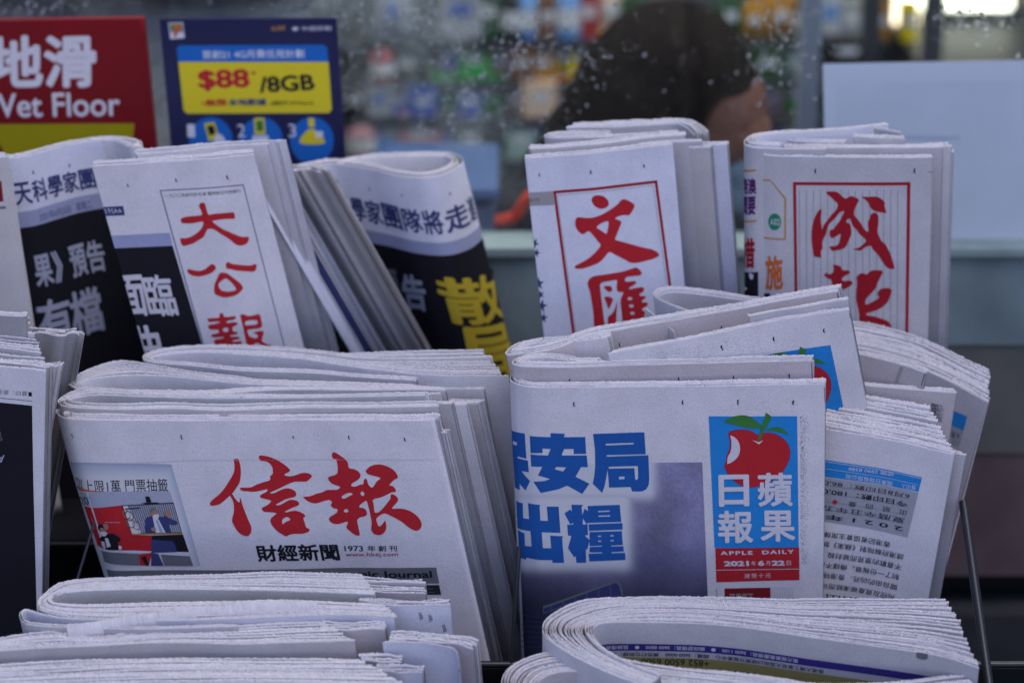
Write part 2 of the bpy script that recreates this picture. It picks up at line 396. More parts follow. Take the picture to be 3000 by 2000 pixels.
        K = len(rows); V = np.concatenate(rows); a = np.arange(M - 1); F = []
        for k in range(K):
            k2 = (k + 1) % K; F.append(np.stack([k * M + a, k * M + a + 1, k2 * M + a + 1, k2 * M + a], 1))
        for e in (0, M - 1):
            for k in range(K // 2 - 1): F.append(np.array([[k * M + e, (k + 1) * M + e, (K - 2 - k) * M + e, (K - 1 - k) * M + e]]))
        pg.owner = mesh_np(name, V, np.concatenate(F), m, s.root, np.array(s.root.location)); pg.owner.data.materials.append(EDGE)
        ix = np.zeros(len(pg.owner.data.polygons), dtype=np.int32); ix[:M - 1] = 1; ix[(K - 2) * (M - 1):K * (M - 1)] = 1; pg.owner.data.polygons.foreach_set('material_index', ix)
        s.pages.append(pg); return pg
    def done(s):
        by = {}
        for (part, mn), p in s.parts.items(): by.setdefault(part, []).append(p)
        for part, ps in by.items():
            V = np.concatenate([x for p in ps for x in p['v']]); F = []; b = 0; mi = []
            for j, p in enumerate(ps):
                f = np.concatenate(p['f']); F.append(f + b); mi += [j] * len(f); b += p['n']
            o = mesh_np(part, V, np.concatenate(F), ps[0]['m'], s.root, np.array(s.root.location))
            for p in ps[1:]: o.data.materials.append(p['m'])
            o.data.polygons.foreach_set('material_index', np.array(mi, dtype=np.int32))
        for pg in s.pages: pg.flush()
        return s.root

# ================================================================== setting
def bx(name, lo, hi, m, kind='structure', parent=None, origin=None, bevel=0):
    lo = np.array(lo); hi = np.array(hi); o = MB().box((lo + hi) / 2, hi - lo).build(name, m, parent, origin, bevel=bevel)
    if kind: o['kind'] = kind
    return o
m_pave = mat('paving', (0.09, 0.09, 0.095), 0.9, var=0.3, vscale=12, grain=0.3, gscale=300)
m_floor = mat('shop_floor_tile', (0.25, 0.25, 0.25), 0.4, var=0.1, vscale=6)
m_wall = mat('painted_panel', (0.19, 0.25, 0.26), 0.45, var=0.5, vscale=9, spec=0.4)
m_brown = mat('brown_panel', (0.115, 0.078, 0.078), 0.6, var=0.3, vscale=14)
m_dark = mat('dark_plinth', (0.012, 0.012, 0.013), 0.6, var=0.2, vscale=20)
m_alu = mat('aluminium_sill', (0.24, 0.31, 0.30), 0.5, var=0.2, vscale=20, metal=0.1)
m_int = mat('shop_interior_paint', (0.30, 0.32, 0.33), 0.8, var=0.1, vscale=4)
m_wire = mat('black_rack_wire', (0.012, 0.013, 0.015), 0.38, spec=0.5, var=0.25, vscale=90)
m_plate = mat('black_rack_plate', (0.008, 0.008, 0.010), 0.7, spec=0.15, var=0.3, vscale=40)
YG = 2.52
bx('pavement', (-30, -30, -0.2), (30, YG, 0), m_pave)
bx('shop_floor', (-2.6, YG, -0.2), (2.6, 5.6, 0.0), m_floor)
zs = at(1470, 728, YG)[2]; zb0 = at(2900, 1010, YG)[2]; zb1 = at(2900, 1330, YG)[2]; zb2 = at(2900, 1690, YG)[2]; zb3 = at(2900, 1775, YG)[2]
fr = thing('shop_facade', (0, YG, 0), 'grey green shop front panel wall under the steamed window', 'wall')
bx('wall_panel', (-3, YG, zb0), (3, YG + 0.10, zs - 0.0115), m_wall, None, fr, fr.location)
bx('lower_panel', (-3, YG + 0.002, zb1), (3, YG + 0.10, zb0 - 0.001), mat('olive_panel', (0.115, 0.115, 0.105), 0.5, var=0.3, vscale=9), None, fr, fr.location)
bx('kick_panel', (-3, YG + 0.004, zb2), (3, YG + 0.10, zb1 - 0.002), m_brown, None, fr, fr.location)
bx('shadow_gap', (-3, YG + 0.05, zb3), (3, YG + 0.10, zb2 - 0.002), m_dark, None, fr, fr.location)
bx('plinth', (-3, YG - 0.02, 0.0), (3, YG + 0.10, zb3 - 0.002), mat('stone_plinth', (0.035, 0.035, 0.04), 0.5, var=0.4, vscale=18), None, fr, fr.location)
bx('window_sill', (-3, YG - 0.006, zs - 0.010), (3, YG + 0.045, zs + 0.003), m_alu, None, fr, fr.location, bevel=0.003)
bx('fascia', (-3, YG, 2.25), (3, YG + 0.10, 4.2), m_wall, None, fr, fr.location)
for sx in (-1, 1): bx('pier', (sx * 3 - 0.3, YG, 0.0), (sx * 3 + 0.3 - 0.001, YG + 0.3, 4.2), m_wall, None, fr, fr.location)
bx('shop_room_back_wall', (-2.7, 5.6, -0.2), (2.7, 5.7, 2.7), m_int)
for sx in (-1, 1): bx('shop_room_side_wall', (min(sx * 2.6, sx * 2.7), YG + 0.1, -0.2), (max(sx * 2.6, sx * 2.7), 5.6, 2.7), m_int)
bx('shop_room_ceiling', (-2.7, YG + 0.1, 2.6), (2.7, 5.6, 2.7), m_int)

# ---- steamed window: clear glass with patches of condensation
mg = bpy.data.materials.new('steamed_glass'); mg.use_nodes = True; t = mg.node_tree; t.nodes.clear()
out = t.nodes.new('ShaderNodeOutputMaterial'); tr = t.nodes.new('ShaderNodeBsdfTransparent'); gl = t.nodes.new('ShaderNodeBsdfGlossy'); gl.inputs['Roughness'].default_value = 0.06
df = t.nodes.new('ShaderNodeBsdfDiffuse'); df.inputs[0].default_value = (0.62, 0.70, 0.72, 1); tl = t.nodes.new('ShaderNodeBsdfTranslucent'); tl.inputs[0].default_value = (0.6, 0.66, 0.68, 1)
mx1 = t.nodes.new('ShaderNodeMixShader'); mx1.inputs[0].default_value = 0.55; mx2 = t.nodes.new('ShaderNodeMixShader'); mx3 = t.nodes.new('ShaderNodeMixShader'); mx2.inputs[0].default_value = 0.025
tc = t.nodes.new('ShaderNodeTexCoord'); n1 = t.nodes.new('ShaderNodeTexNoise'); n1.inputs['Scale'].default_value = 7; n1.inputs['Detail'].default_value = 5
n2 = t.nodes.new('ShaderNodeTexNoise'); n2.inputs['Scale'].default_value = 90; n2.inputs['Detail'].default_value = 5; n2.inputs['Roughness'].default_value = 0.7
t.links.new(tc.outputs['Object'], n1.inputs[0]); t.links.new(tc.outputs['Object'], n2.inputs[0])
r1 = t.nodes.new('ShaderNodeMapRange'); r1.inputs[1].default_value = 0.36; r1.inputs[2].default_value = 0.66; r1.inputs[3].default_value = 0.0; r1.inputs[4].default_value = 0.21
r2 = t.nodes.new('ShaderNodeMapRange'); r2.inputs[1].default_value = 0.40; r2.inputs[2].default_value = 0.62; r2.inputs[3].default_value = 0.55; r2.inputs[4].default_value = 1.25
ml = t.nodes.new('ShaderNodeMath'); ml.operation = 'MULTIPLY'
sx = t.nodes.new('ShaderNodeSeparateXYZ'); rx = t.nodes.new('ShaderNodeMapRange'); rx.interpolation_type = 'SMOOTHSTEP'; t.links.new(tc.outputs['Object'], sx.inputs[0]); t.links.new(sx.outputs[0], rx.inputs[0])
rx.inputs[1].default_value = 0.07; rx.inputs[2].default_value = -0.07; rx.inputs[3].default_value = 0.03; rx.inputs[4].default_value = 1.0      # the mist lies on the left half of the pane
m0 = t.nodes.new('ShaderNodeMath'); m0.operation = 'MULTIPLY'; t.links.new(rx.outputs[0], m0.inputs[1])
t.links.new(n1.outputs[0], r1.inputs[0]); t.links.new(n2.outputs[0], r2.inputs[0]); t.links.new(r1.outputs[0], m0.inputs[0]); t.links.new(m0.outputs[0], ml.inputs[0]); t.links.new(r2.outputs[0], ml.inputs[1])
t.links.new(df.outputs[0], mx1.inputs[1]); t.links.new(tl.outputs[0], mx1.inputs[2]); t.links.new(tr.outputs[0], mx2.inputs[1]); t.links.new(gl.outputs[0], mx2.inputs[2])
t.links.new(ml.outputs[0], mx3.inputs[0]); t.links.new(mx2.outputs[0], mx3.inputs[1]); t.links.new(mx1.outputs[0], mx3.inputs[2]); t.links.new(mx3.outputs[0], out.inputs[0])
win = thing('shop_window', (0, YG, zs), 'wide steamed-up shop window with mist patches above the sill', 'window')
bx('glass_pane', (-2.7, YG + 0.030, zs + 0.003), (2.7, YG + 0.0302, 2.25), mg, None, win, win.location)
for k, (x0, x1) in enumerate(((-2.7, -2.64), (2.64, 2.7))): bx('frame', (x0, YG + 0.01, zs + 0.0065), (x1, YG + 0.06, 2.249), m_alu, None, win, win.location, bevel=0.003)
# droplets on the pane
md = bpy.data.materials.new('water_drop'); md.use_nodes = True; b = md.node_tree.nodes['Principled BSDF']
b.inputs['Base Color'].default_value = (0.95, 0.97, 1, 1); b.inputs['Roughness'].default_value = 0.03; b.inputs['IOR'].default_value = 1.33; b.inputs['Transmission Weight'].default_value = 0.80
D = MB(); r = random.Random(5); hemi = []
for i in range(3):
    a = i / 3 * math.pi / 2
    for k in range(7): hemi.append((math.cos(a) * math.cos(k / 7 * 6.283), -math.sin(a) * 0.55, math.cos(a) * math.sin(k / 7 * 6.283)))
hemi.append((0, -0.55, 0)); hf = []
for i in range(2):
    for k in range(7): hf.append((i * 7 + k, i * 7 + (k + 1) % 7, (i + 1) * 7 + (k + 1) % 7, (i + 1) * 7 + k))
for k in range(7): hf.append((14 + k, 14 + (k + 1) % 7, 21))
zones = [(1120, 20, 330, 150, 500), (1430, 150, 300, 170, 520), (1650, 180, 160, 160, 160), (2280, 120, 150, 230, 420), (2840, 80, 150, 70, 150), (1330, 300, 200, 140, 260), (80, 20, 150, 60, 160), (1010, 250, 120, 180, 200), (1700, 120, 900, 300, 250), (1780, 170, 190, 150, 45), (1560, 330, 160, 120, 120), (2890, 60, 110, 60, 130)]
for cx, cy, sx, sy, n in zones:
    for _ in range(int(n * 0.8)):
        px = r.gauss(cx, sx * 0.45); py = r.gauss(cy, sy * 0.45)
        p = at(px, py, YG + 0.0298); rr = min(0.0022, 0.00040 + r.expovariate(1 / 0.00048)); rz = rr * r.uniform(0.8, 1.5)
        if p[2] < zs + 0.01 or p[2] > 2.2: continue
        D.add([(p[0] + x * rr, p[1] + y * rr, p[2] + z * rz) for x, y, z in hemi], hf)
dr = D.build('condensation_drops', md, smooth=True); tag(dr, 'fine beads of water scattered over the steamed window glass', 'water drops', kind='stuff')

# ---- sheets fixed on the window
def board(name, label, cat, corners, Y, m, thick=0.003, lean=0.0):
    """flat card facing the street; corners tl,tr,bl,br in photo pixels on a plane leaning back"""
    p0 = at(*corners[0], Y); n = np.array([0, -1.0, lean]); n /= np.linalg.norm(n)
    c = [onplane(*q, p0, n) for q in corners]
    o = thing(name, (c[2] + c[3]) / 2, label, cat)
    V = [*c, *[q - n * thick for q in c]]
    F = [(0, 2, 3, 1), (4, 5, 7, 6), (0, 1, 5, 4), (2, 6, 7, 3), (0, 4, 6, 2), (1, 3, 7, 5)]
    pan = mesh_np('panel' if name != 'window_notice' else 'sheet', np.array(V), F, m, o, np.array(o.location))
    C3 = resample(np.array([c[0], c[1]]), 0.01); d = c[2] - c[0]; h = np.linalg.norm(d); d = d / h
    pg = Page(C3, d, h, 1, 0.0, 1, o); pg.owner = pan
    return o, pg, n
m_notice = mat('notice_sheet', (0.48, 0.54, 0.60), 0.7, var=0.10, vscale=7)
o, pg, n_ = board('window_notice', 'large pale blue paper sheet taped inside the right of the window', 'notice', [(2410, 188), (3250, 172), (2422, 699), (3250, 699)], YG + 0.026, m_notice, 0.0006)
pg.poly('taped_border', mat('notice_border', (0.50, 0.55, 0.61), 0.6), [(2412, 190), (3240, 174), (3240, 232), (2446, 246), (2450, 690), (2424, 690)], smooth=False)
pg.poly('crease', mat('notice_crease', (0.36, 0.42, 0.50), 0.7), [(2640, 398), (2810, 400), (2810, 410), (2640, 409)], lay=1); pg.flush()

m_red = mat('red_sign_plastic', (0.19, 0.004, 0.009), 0.45, var=0.25, vscale=10, spec=0.2)
o, pg, n_ = board('wet_floor_sign', 'red plastic wet floor warning sign with white lettering and yellow panel', 'sign', [(-320, 66), (421, 55), (-355, 720), (487, 720)], 2.462, m_red, 0.012)
pg.text('lettering', I['white'], '地滑', (-34, 107), (281, 100), (-30, 262), bold=0.028)
pg.text('lettering', I['white'], 'Wet Floor', (-52, 276), (350, 270), (-48, 346), bold=0.012)
my = mat('sign_yellow', (0.31, 0.26, 0.004), 0.4, var=0.1, vscale=10)
pg.poly('yellow_panel', my, [(-300, 366), (400, 362), (414, 366), (422, 378), (434, 690), (-320, 690)], smooth=False)
pg.poly('red_disc', m_red, [(-120 + 138 * math.cos(a), 480 + 110 * math.sin(a)) for a in np.linspace(0, 6.2, 24)], lay=1)
pg.poly('rim', mat('red_rim', (0.32, 0.008, 0.02), 0.4), [(412, 56), (421, 55), (487, 719), (462, 719), (446, 500)], smooth=False); pg.flush()

m_navy = mat('poster_navy', (0.010, 0.012, 0.062), 0.3, var=0.15, vscale=14, spec=0.4)
o, pg, n_ = board('promotion_poster', 'dark blue phone data promotion card with a yellow price box and three round pictures', 'poster', [(467, 58), (986, 54), (520, 640), (1025, 640)], 2.468, m_navy, 0.004)
mb = mat('poster_blue', (0.012, 0.12, 0.42), 0.35); mpy = mat('poster_yellow', (0.66, 0.52, 0.02), 0.35); mw = mat('poster_white', (0.60, 0.60, 0.64), 0.4)
mgn = mat('poster_green', (0.02, 0.20, 0.10), 0.4)
pg.poly('header_band', mb, [(526, 134), (948, 132), (958, 140), (962, 182), (522, 182), (518, 142)], smooth=False, lay=1)
pg.poly('price_box', mpy, [(523, 182), (962, 182), (972, 320), (964, 331), (548, 333), (538, 324)], smooth=False, lay=1)
pg.text('header_text', mw, '首創21 4G月費任用計劃', (592, 148), (890, 145), (594, 173), bold=0.012, lay=3)
pg.text('price', I['red'], '$88', (578, 206), (728, 202), (584, 268), bold=0.03, lay=3)
pg.text('price', I['red'], '*', (736, 208), (748, 208), (737, 220), bold=0.02, lay=3)
pg.text('price', I['black'], '/8GB', (756, 226), (918, 217), (762, 273), bold=0.028, lay=3)
pg.text('small_print', I['red'], '•無限', (590, 292), (664, 290), (592, 312), bold=0.03, lay=3)
pg.text('small_print', I['navy'], '本地數據', (668, 290), (780, 288), (670, 311), bold=0.03, lay=3)
pg.text('small_print', I['black'], '(額外3Mbps)', (792, 296), (918, 294), (793, 311), bold=0.01, lay=3)
pg.poly('corner_logo', mw, [(493, 68), (536, 66), (541, 112), (499, 115)], smooth=False, lay=1)
pg.poly('corner_logo', mgn, [(496, 71), (534, 69), (537, 90), (499, 92)], smooth=False, lay=2)
pg.poly('corner_logo', I['orange'], [(502, 74), (531, 73), (532, 81), (522, 92), (518, 108), (508, 109), (512, 92), (520, 83), (504, 84)], smooth=False, lay=3)
pg.text('corner_logo', I['red'], 'ELEVEN', (499, 91), (537, 89), (500, 98), bold=0.02, lay=4)
for k, cx in enumerate((618, 765, 914)):
    pg.poly('round_picture', mb, [(cx + 64 * math.cos(a), 412 + 68 * math.sin(a)) for a in np.linspace(0, 6.2, 28)], lay=1)
    pg.text('round_picture', mw, str(k + 1), (cx - 70, 364), (cx - 48, 364), (cx - 68, 402), lay=3)
pg.poly('round_picture', mpy, [(598, 362), (628, 358), (642, 402), (612, 414)], smooth=False, lay=2); pg.poly('round_picture', I['black'], [(606, 370), (626, 366), (632, 392), (614, 398)], smooth=False, lay=3)
pg.poly('round_picture', mw, [(636, 392), (652, 398), (664, 424), (640, 426), (626, 412)], lay=3)
pg.poly('round_picture', mpy, [(744, 346), (774, 346), (778, 392), (746, 394)], smooth=False, lay=2); pg.poly('round_picture', I['green'], [(750, 354), (770, 353), (772, 384), (752, 385)], smooth=False, lay=3)
pg.poly('round_picture', mw, [(740, 398), (784, 396), (794, 424), (736, 426)], smooth=False, lay=2)
pg.poly('round_picture', mpy, [(903, 346), (920, 346), (922, 372), (904, 372)], smooth=False, lay=2); pg.poly('round_picture', mpy, [(880, 420), (892, 390), (914, 378), (936, 392), (950, 420)], lay=2)
pg.poly('round_picture', mw, [(924, 385), (946, 384), (946, 402), (926, 404)], smooth=False, lay=3)
for a, b_ in ((815, 5), (876, 10)): pg.text('top_marks', I['gold'] if a < 850 else mw, '≈∞' if a < 850 else '◉ 中國移動', (a - 20, 78), (a + (20 if a < 850 else 95), 76), (a - 20, 92), lay=2)
pg.flush()

# ================================================================== shop interior
gm = mat('shelf_metal', (0.055, 0.06, 0.065), 0.5, metal=0.2, var=0.1, vscale=10)
sh = thing('shelf_unit', (0.1, 4.2, 0), 'grey metal shop shelf unit packed with goods behind the glass', 'shelf')
zbs = [at(1500, y, 3.95)[2] for y in (118, 240, 345, 470)]
for z in zbs: bx('shelf_board', (-1.5, 3.948, z - 0.018), (0.62, 4.35, z), gm, None, sh, sh.location)
bx('back_panel', (-1.5, 4.351, 0.0), (1.9, 4.38, 1.75), mat('shelf_back', (0.06, 0.105, 0.10), 0.7, var=0.4, vscale=5), None, sh, sh.location)
for x in (-1.5, -0.96, 0.59): bx('upright', (x - 0.015, 3.90, 0.0), (x + 0.015, 3.929, 1.75), gm, None, sh, sh.location)
goods = dict(grey=(0.34, 0.36, 0.38), white=(0.62, 0.64, 0.66), blue=(0.02, 0.08, 0.42), lblue=(0.16, 0.36, 0.70), green=(0.01, 0.36, 0.03), dgreen=(0.02, 0.07, 0.025), yellow=(0.80, 0.62, 0.005),
             orange=(0.66, 0.17, 0.03), brown=(0.16, 0.075, 0.04), black=(0.015, 0.014, 0.016), pink=(0.50, 0.25, 0.28), red=(0.34, 0.03, 0.03), tan=(0.72, 0.52, 0.36), mint=(0.30, 0.45, 0.40), amber=(0.42, 0.19, 0.01))
GMAT = {k: mat('goods_' + k, c, 0.45, var=0.15, vscale=20) for k, c in goods.items()}
protos = {}
def product(px, b, wpx, hpx, col, kind, lab):
    z0 = zbs[b] if b is not None else None; base = at(px, 118 if b is None else (118, 240, 345, 470)[b], 3.95)
    ww = wpx * 0.00074; hh = hpx * 0.00070; x = base[0] + 0.0; y = 3.935 + ww / 2 + random.uniform(0, 0.012); z = zbs[b] + 0.0005
    o = thing('drink_bottle' if kind == 'bottle' else 'goods_box' if kind == 'box' else 'goods_bag', (x, y, z), lab, kind, 'goods standing on the shop shelves')
    m2 = GMAT['white'] if col not in ('white', 'grey') else GMAT['blue']
    if kind == 'bottle':
        q = MB().lathe((x, y, z), [(ww * 0.44, 0), (ww * 0.5, 0.006), (ww * 0.5, hh * 0.62), (ww * 0.42, hh * 0.72), (ww * 0.18, hh * 0.86), (ww * 0.17, hh * 0.92)], 16).build('bottle_body', GMAT[col], o, o.location, smooth=True)
        MB().lathe((x, y, z), [(ww * 0.2, hh * 0.921), (ww * 0.2, hh)], 12).build('cap', m2, o, o.location)
        MB().lathe((x, y, z), [(ww * 0.505, hh * 0.2), (ww * 0.505, hh * 0.5)], 16).build('paper_band', m2, o, o.location)
    elif kind == 'box':
        MB().box((x, y, z + hh / 2), (ww, ww * 0.7, hh)).build('carton', GMAT[col], o, o.location, bevel=0.003)
        MB().box((x, y - ww * 0.35 - 0.0006, z + hh * 0.55), (ww * 0.5, 0.001, hh * 0.22)).build('printed_panel', m2, o, o.location)
    else:
        V = []; F = []; nz = 8; nk = 14
        for i in range(nz + 1):
            tz = i / nz; th = 0.5 * ww * (0.06 + 0.36 * math.sin(math.pi * min(1, max(0, tz))) ** 0.6)
            for k in range(nk): a = 2 * math.pi * k / nk; V.append((x + ww / 2 * math.copysign(abs(math.cos(a)) ** 0.6, math.cos(a)), y + th * math.sin(a), z + hh * tz))
        for i in range(nz):
            for k in range(nk): F.append((i * nk + k, i * nk + (k + 1) % nk, (i + 1) * nk + (k + 1) % nk, (i + 1) * nk + k))
        F += [tuple(range(nk)), tuple(nz * nk + k for k in range(nk))]
        MB().add(V, F).build('bag_body', GMAT[col], o, o.location, smooth=True)
        MB().box((x, y - 0.21 * ww, z + hh * 0.5), (ww * 0.36, 0.004, hh * 0.2)).build('printed_panel', m2, o, o.location)
spec = [(1150, 0, 90, 133, 'grey', 'bag'), (1350, 0, 95, 133, 'grey', 'box'), (1430, 0, 60, 123, 'dgreen', 'box'), (1500, 0, 45, 142, 'black', 'bottle'), (1545, 0, 71, 145, 'lblue', 'bottle'), (1605, 0, 55, 104, 'brown', 'box'), (1665, 0, 67, 156, 'lblue', 'bottle'), (1725, 0, 50, 123, 'red', 'box'), (1790, 0, 78, 145, 'tan', 'bag'), (1850, 0, 55, 104, 'dgreen', 'box'), (2140, 0, 70, 114, 'dgreen', 'bag'), (2210, 0, 70, 95, 'amber', 'bag'), (2290, 0, 80, 114, 'amber', 'bag'), (2360, 0, 50, 123, 'black', 'bottle'), (1120, 1, 55, 95, 'red', 'bottle'), (1190, 1, 80, 85, 'dgreen', 'bag'), (1325, 1, 71, 89, 'white', 'bag'), (1390, 1, 71, 95, 'green', 'box'), (1465, 1, 80, 100, 'tan', 'bag'), (1530, 1, 55, 85, 'brown', 'box'), (1590, 1, 60, 85, 'amber', 'box'), (1650, 1, 104, 123, 'yellow', 'bag'), (1725, 1, 91, 123, 'yellow', 'box'), (2250, 1, 80, 85, 'dgreen', 'box'), (2340, 1, 75, 85, 'mint', 'bag'), (1040, 2, 60, 85, 'black', 'box'), (1110, 2, 60, 85, 'grey', 'box'), (1170, 2, 70, 85, 'blue', 'box'), (1240, 2, 65, 76, 'blue', 'box'), (1310, 2, 80, 123, 'green', 'bag'), (1375, 2, 50, 76, 'blue', 'box'), (1432, 2, 91, 112, 'green', 'bag'), (1510, 2, 60, 80, 'brown', 'bag'), (1580, 2, 78, 89, 'tan', 'box'), (1650, 2, 104, 112, 'orange', 'bag'), (1730, 2, 70, 104, 'red', 'box'), (2260, 2, 91, 100, 'pink', 'bag'), (2340, 2, 104, 100, 'green', 'bag'), (1060, 3, 78, 112, 'pink', 'bottle'), (1150, 3, 104, 123, 'lblue', 'box'), (1230, 3, 97, 123, 'pink', 'box'), (1310, 3, 60, 95, 'grey', 'bag'), (1380, 3, 65, 95, 'dgreen', 'box'), (1525, 3, 66, 90, 'mint', 'box'), (1600, 3, 91, 112, 'lblue', 'bag'), (1680, 3, 91, 106, 'white', 'box'), (2230, 3, 60, 104, 'blue', 'bag'), (2320, 3, 110, 114, 'blue', 'bag')]
names = dict(grey='grey', white='white', blue='deep blue', lblue='light blue', green='bright green', dgreen='dark green', yellow='yellow', orange='orange', brown='brown', black='black', pink='pink', red='red', tan='tan', mint='pale mint', amber='amber')
rows = ('top shelf', 'second shelf', 'third shelf', 'lowest visible shelf'); seen = {}
for k, (px, b, wp, hp, c, kd) in enumerate(spec):
    prev = names[spec[k - 1][4]] + ' ' + spec[k - 1][5] if k and spec[k - 1][1] == b else None
    product(px, b, wp, hp, c, kd, f"{names[c]} {kd} on the {rows[b]} " + (f"next right of the {prev}" if prev else 'at its left end'))
# ceiling lights of the lit shop
for k, (x, y) in enumerate(((-1.1, 3.4), (0.1, 3.4), (1.3, 3.4))):
    o = thing('ceiling_light', (x, y, 2.59), ('left', 'middle', 'right')[k] + ' one of three long lit panels on the shop ceiling', 'lamp', 'ceiling lights of the shop')
    bx('diffuser', (x - 0.45, y - 0.14, 2.555), (x + 0.45, y + 0.14, 2.575), mat('ceiling_glow', (0.95, 1.0, 0.96), 0.5, emit=13.0), None, o, o.location)
    bx('housing', (x - 0.47, y - 0.16, 2.5755), (x + 0.47, y + 0.16, 2.5995), gm, None, o, o.location)
# lit display case at the right
ec = thing('display_case', (1.05, 3.9, 0), 'lit glass display case with warm lamps at upper right of window', 'cabinet')
cz = at(2650, 165, 3.9)[2]
bx('counter_top', (0.66, 3.80, cz - 0.03), (1.85, 4.30, cz), gm, None, ec, ec.location)
bx('cabinet_base', (0.68, 3.82, 0.0), (1.83, 4.28, cz - 0.032), mat('case_base', (0.13, 0.13, 0.13), 0.6), None, ec, ec.location)
bx('post', (0.66, 3.80, cz + 0.001), (0.69, 3.83, cz + 0.42), gm, None, ec, ec.location)
bx('rear_panel', (0.66, 4.27, cz + 0.001), (1.85, 4.29, cz + 0.42), mat('case_back', (0.30, 0.27, 0.20), 0.6), None, ec, ec.location)
def lamp(px, py, Y, w, h, col, e, lab):
    p = at(px, py, Y); o = thing('shop_lamp', p, lab, 'lamp'); m = mat('lamp_glow_%d' % px, col, 0.5, emit=e)
    bx('tube', (p[0] - w / 2, p[1] - 0.012, p[2] - h / 2), (p[0] + w / 2, p[1] + 0.012, p[2] + h / 2), m, None, o, o.location, bevel=0.008)
    bx('housing', (p[0] - w / 2 - 0.01, p[1] + 0.0135, p[2] - h / 2 - 0.006), (p[0] + w / 2 + 0.01, p[1] + 0.04, p[2] + h / 2 + 0.006), gm, None, o, o.location)
lamp(2655, 42, 4.15, 0.045, 0.10, (1.0, 0.86, 0.60), 2.4, 'short upright warm lamp glowing in the display case')
lamp(2800, -12, 4.15, 0.20, 0.05, (0.95, 1.0, 0.80), 2.6, 'long horizontal pale lamp glowing at the top of the display case')
for px, wp, hp, c in ((2450, 60, 150, 'white'), (2515, 60, 120, 'grey'), (2575, 50, 170, 'yellow'), (2610, 40, 110, 'amber'), (2690, 45, 110, 'yellow'), (2470, 80, 60, 'black')):
    z = cz + 0.0005; ww, hh = wp * 0.00058, hp * 0.00058; q = at(px, 165, 3.9)
    yy = 4.02 if c != 'black' else 3.87
    o = thing('goods_box', (q[0], yy, z), f'{names[c]} {"low carton" if c == "black" else "upright carton"} inside the lit display case' + (' beside the warm lamp' if px > 2650 else ''), 'box', 'cartons in the display case')
    MB().box((q[0], yy, z + hh / 2), (ww, 0.05, hh)).build('carton', GMAT[c], o, o.location, bevel=0.003)
    MB().box((q[0], yy - 0.0256, z + hh * 0.6), (ww * 0.7, 0.001, hh * 0.3)).build('printed_panel', GMAT['white' if c != 'white' else 'lblue'], o, o.location)
# pale post and misc at the left of the poster
pp = thing('shop_pillar', (at(385, 30, 3.2)[0], 3.2, 0), 'pale grey square pillar inside the shop above the red sign', 'pillar')
bx('shaft', (pp.location[0] - 0.03, 3.18, 0.0), (pp.location[0] + 0.03, 3.24, 2.58), mat('pillar_paint', (0.45, 0.47, 0.5), 0.6), None, pp, pp.location)
pp = thing('shop_pillar', (at(2375, 60, 3.3)[0], 3.3, 0), 'slim grey post inside the shop right of the person', 'pillar')
bx('shaft', (pp.location[0] - 0.014, 3.29, 0.0), (pp.location[0] + 0.014, 3.32, 2.58), mat('post_paint', (0.33, 0.36, 0.36), 0.5), None, pp, pp.location)
for nm, px, py, wz, hz, c, lab in (('goods_bag', 210, 20, 0.10, 0.06, 'dgreen', 'dark green bag on the counter above the red sign'), ('goods_box', 90, 20, 0.10, 0.10, 'grey', 'grey carton on the counter left of the dark green bag'), ('goods_box', 300, 20, 0.08, 0.10, 'grey', 'grey carton on the counter between green bag and pillar'), ('goods_box', 480, 20, 0.08, 0.12, 'lblue', 'light blue carton on the counter right of the pale pillar'), ('goods_box', 620, 15, 0.10, 0.12, 'blue', 'deep blue carton on the counter above the promotion card'), ('goods_box', 760, 15, 0.11, 0.12, 'black', 'black carton on the counter above the promotion card'), ('goods_bag', 900, 15, 0.12, 0.12, 'dgreen', 'dark green bag at the right end of the counter')):
    p = at(px, py, 3.3); o = thing(nm, (p[0], 3.3, 1.30), lab, 'box' if nm == 'goods_box' else 'bag', 'goods on the left counter')
    MB().box((p[0], 3.3, 1.3005 + 0.11), (wz, 0.08, 0.22)).build('carton', GMAT[c], o, o.location, bevel=0.012 if nm == 'goods_bag' else 0.003)
    MB().box((p[0], 3.259, 1.3 + 0.14), (wz * 0.7, 0.001, 0.06)).build('printed_panel', GMAT['white'], o, o.location)
cn = thing('shop_counter', (-0.5, 3.3, 0), 'grey shop counter carrying cartons behind the red sign', 'counter')
bx('worktop', (-1.2, 3.15, 1.275), (-0.26, 3.5, 1.2998), gm, None, cn, cn.location); bx('counter_front', (-1.19, 3.17, 0.0), (-0.27, 3.48, 1.2745), mat('case_base2', (0.16, 0.17, 0.18), 0.6), None, cn, cn.location)
bb = thing('storage_bin', (at(1500, 600, 2.85)[0] - 0.06, 2.85, 0), 'pale blue storage bin standing inside the window beside the person', 'bin')
p = at(1380, 560, 2.85)
bx('bin_body', (p[0] - 0.11, 2.80, 0.0), (p[0] + 0.03, 3.0, p[2]), mat('bin_blue', (0.13, 0.17, 0.25), 0.6, var=0.2, vscale=12), None, bb, bb.location, bevel=0.01)
bx('bin_lid', (p[0] - 0.115, 2.795, p[2] + 0.0005), (p[0] + 0.035, 3.005, p[2] + 0.02), mat('bin_lid_blue', (0.06, 0.11, 0.24), 0.5), None, bb, bb.location, bevel=0.006)

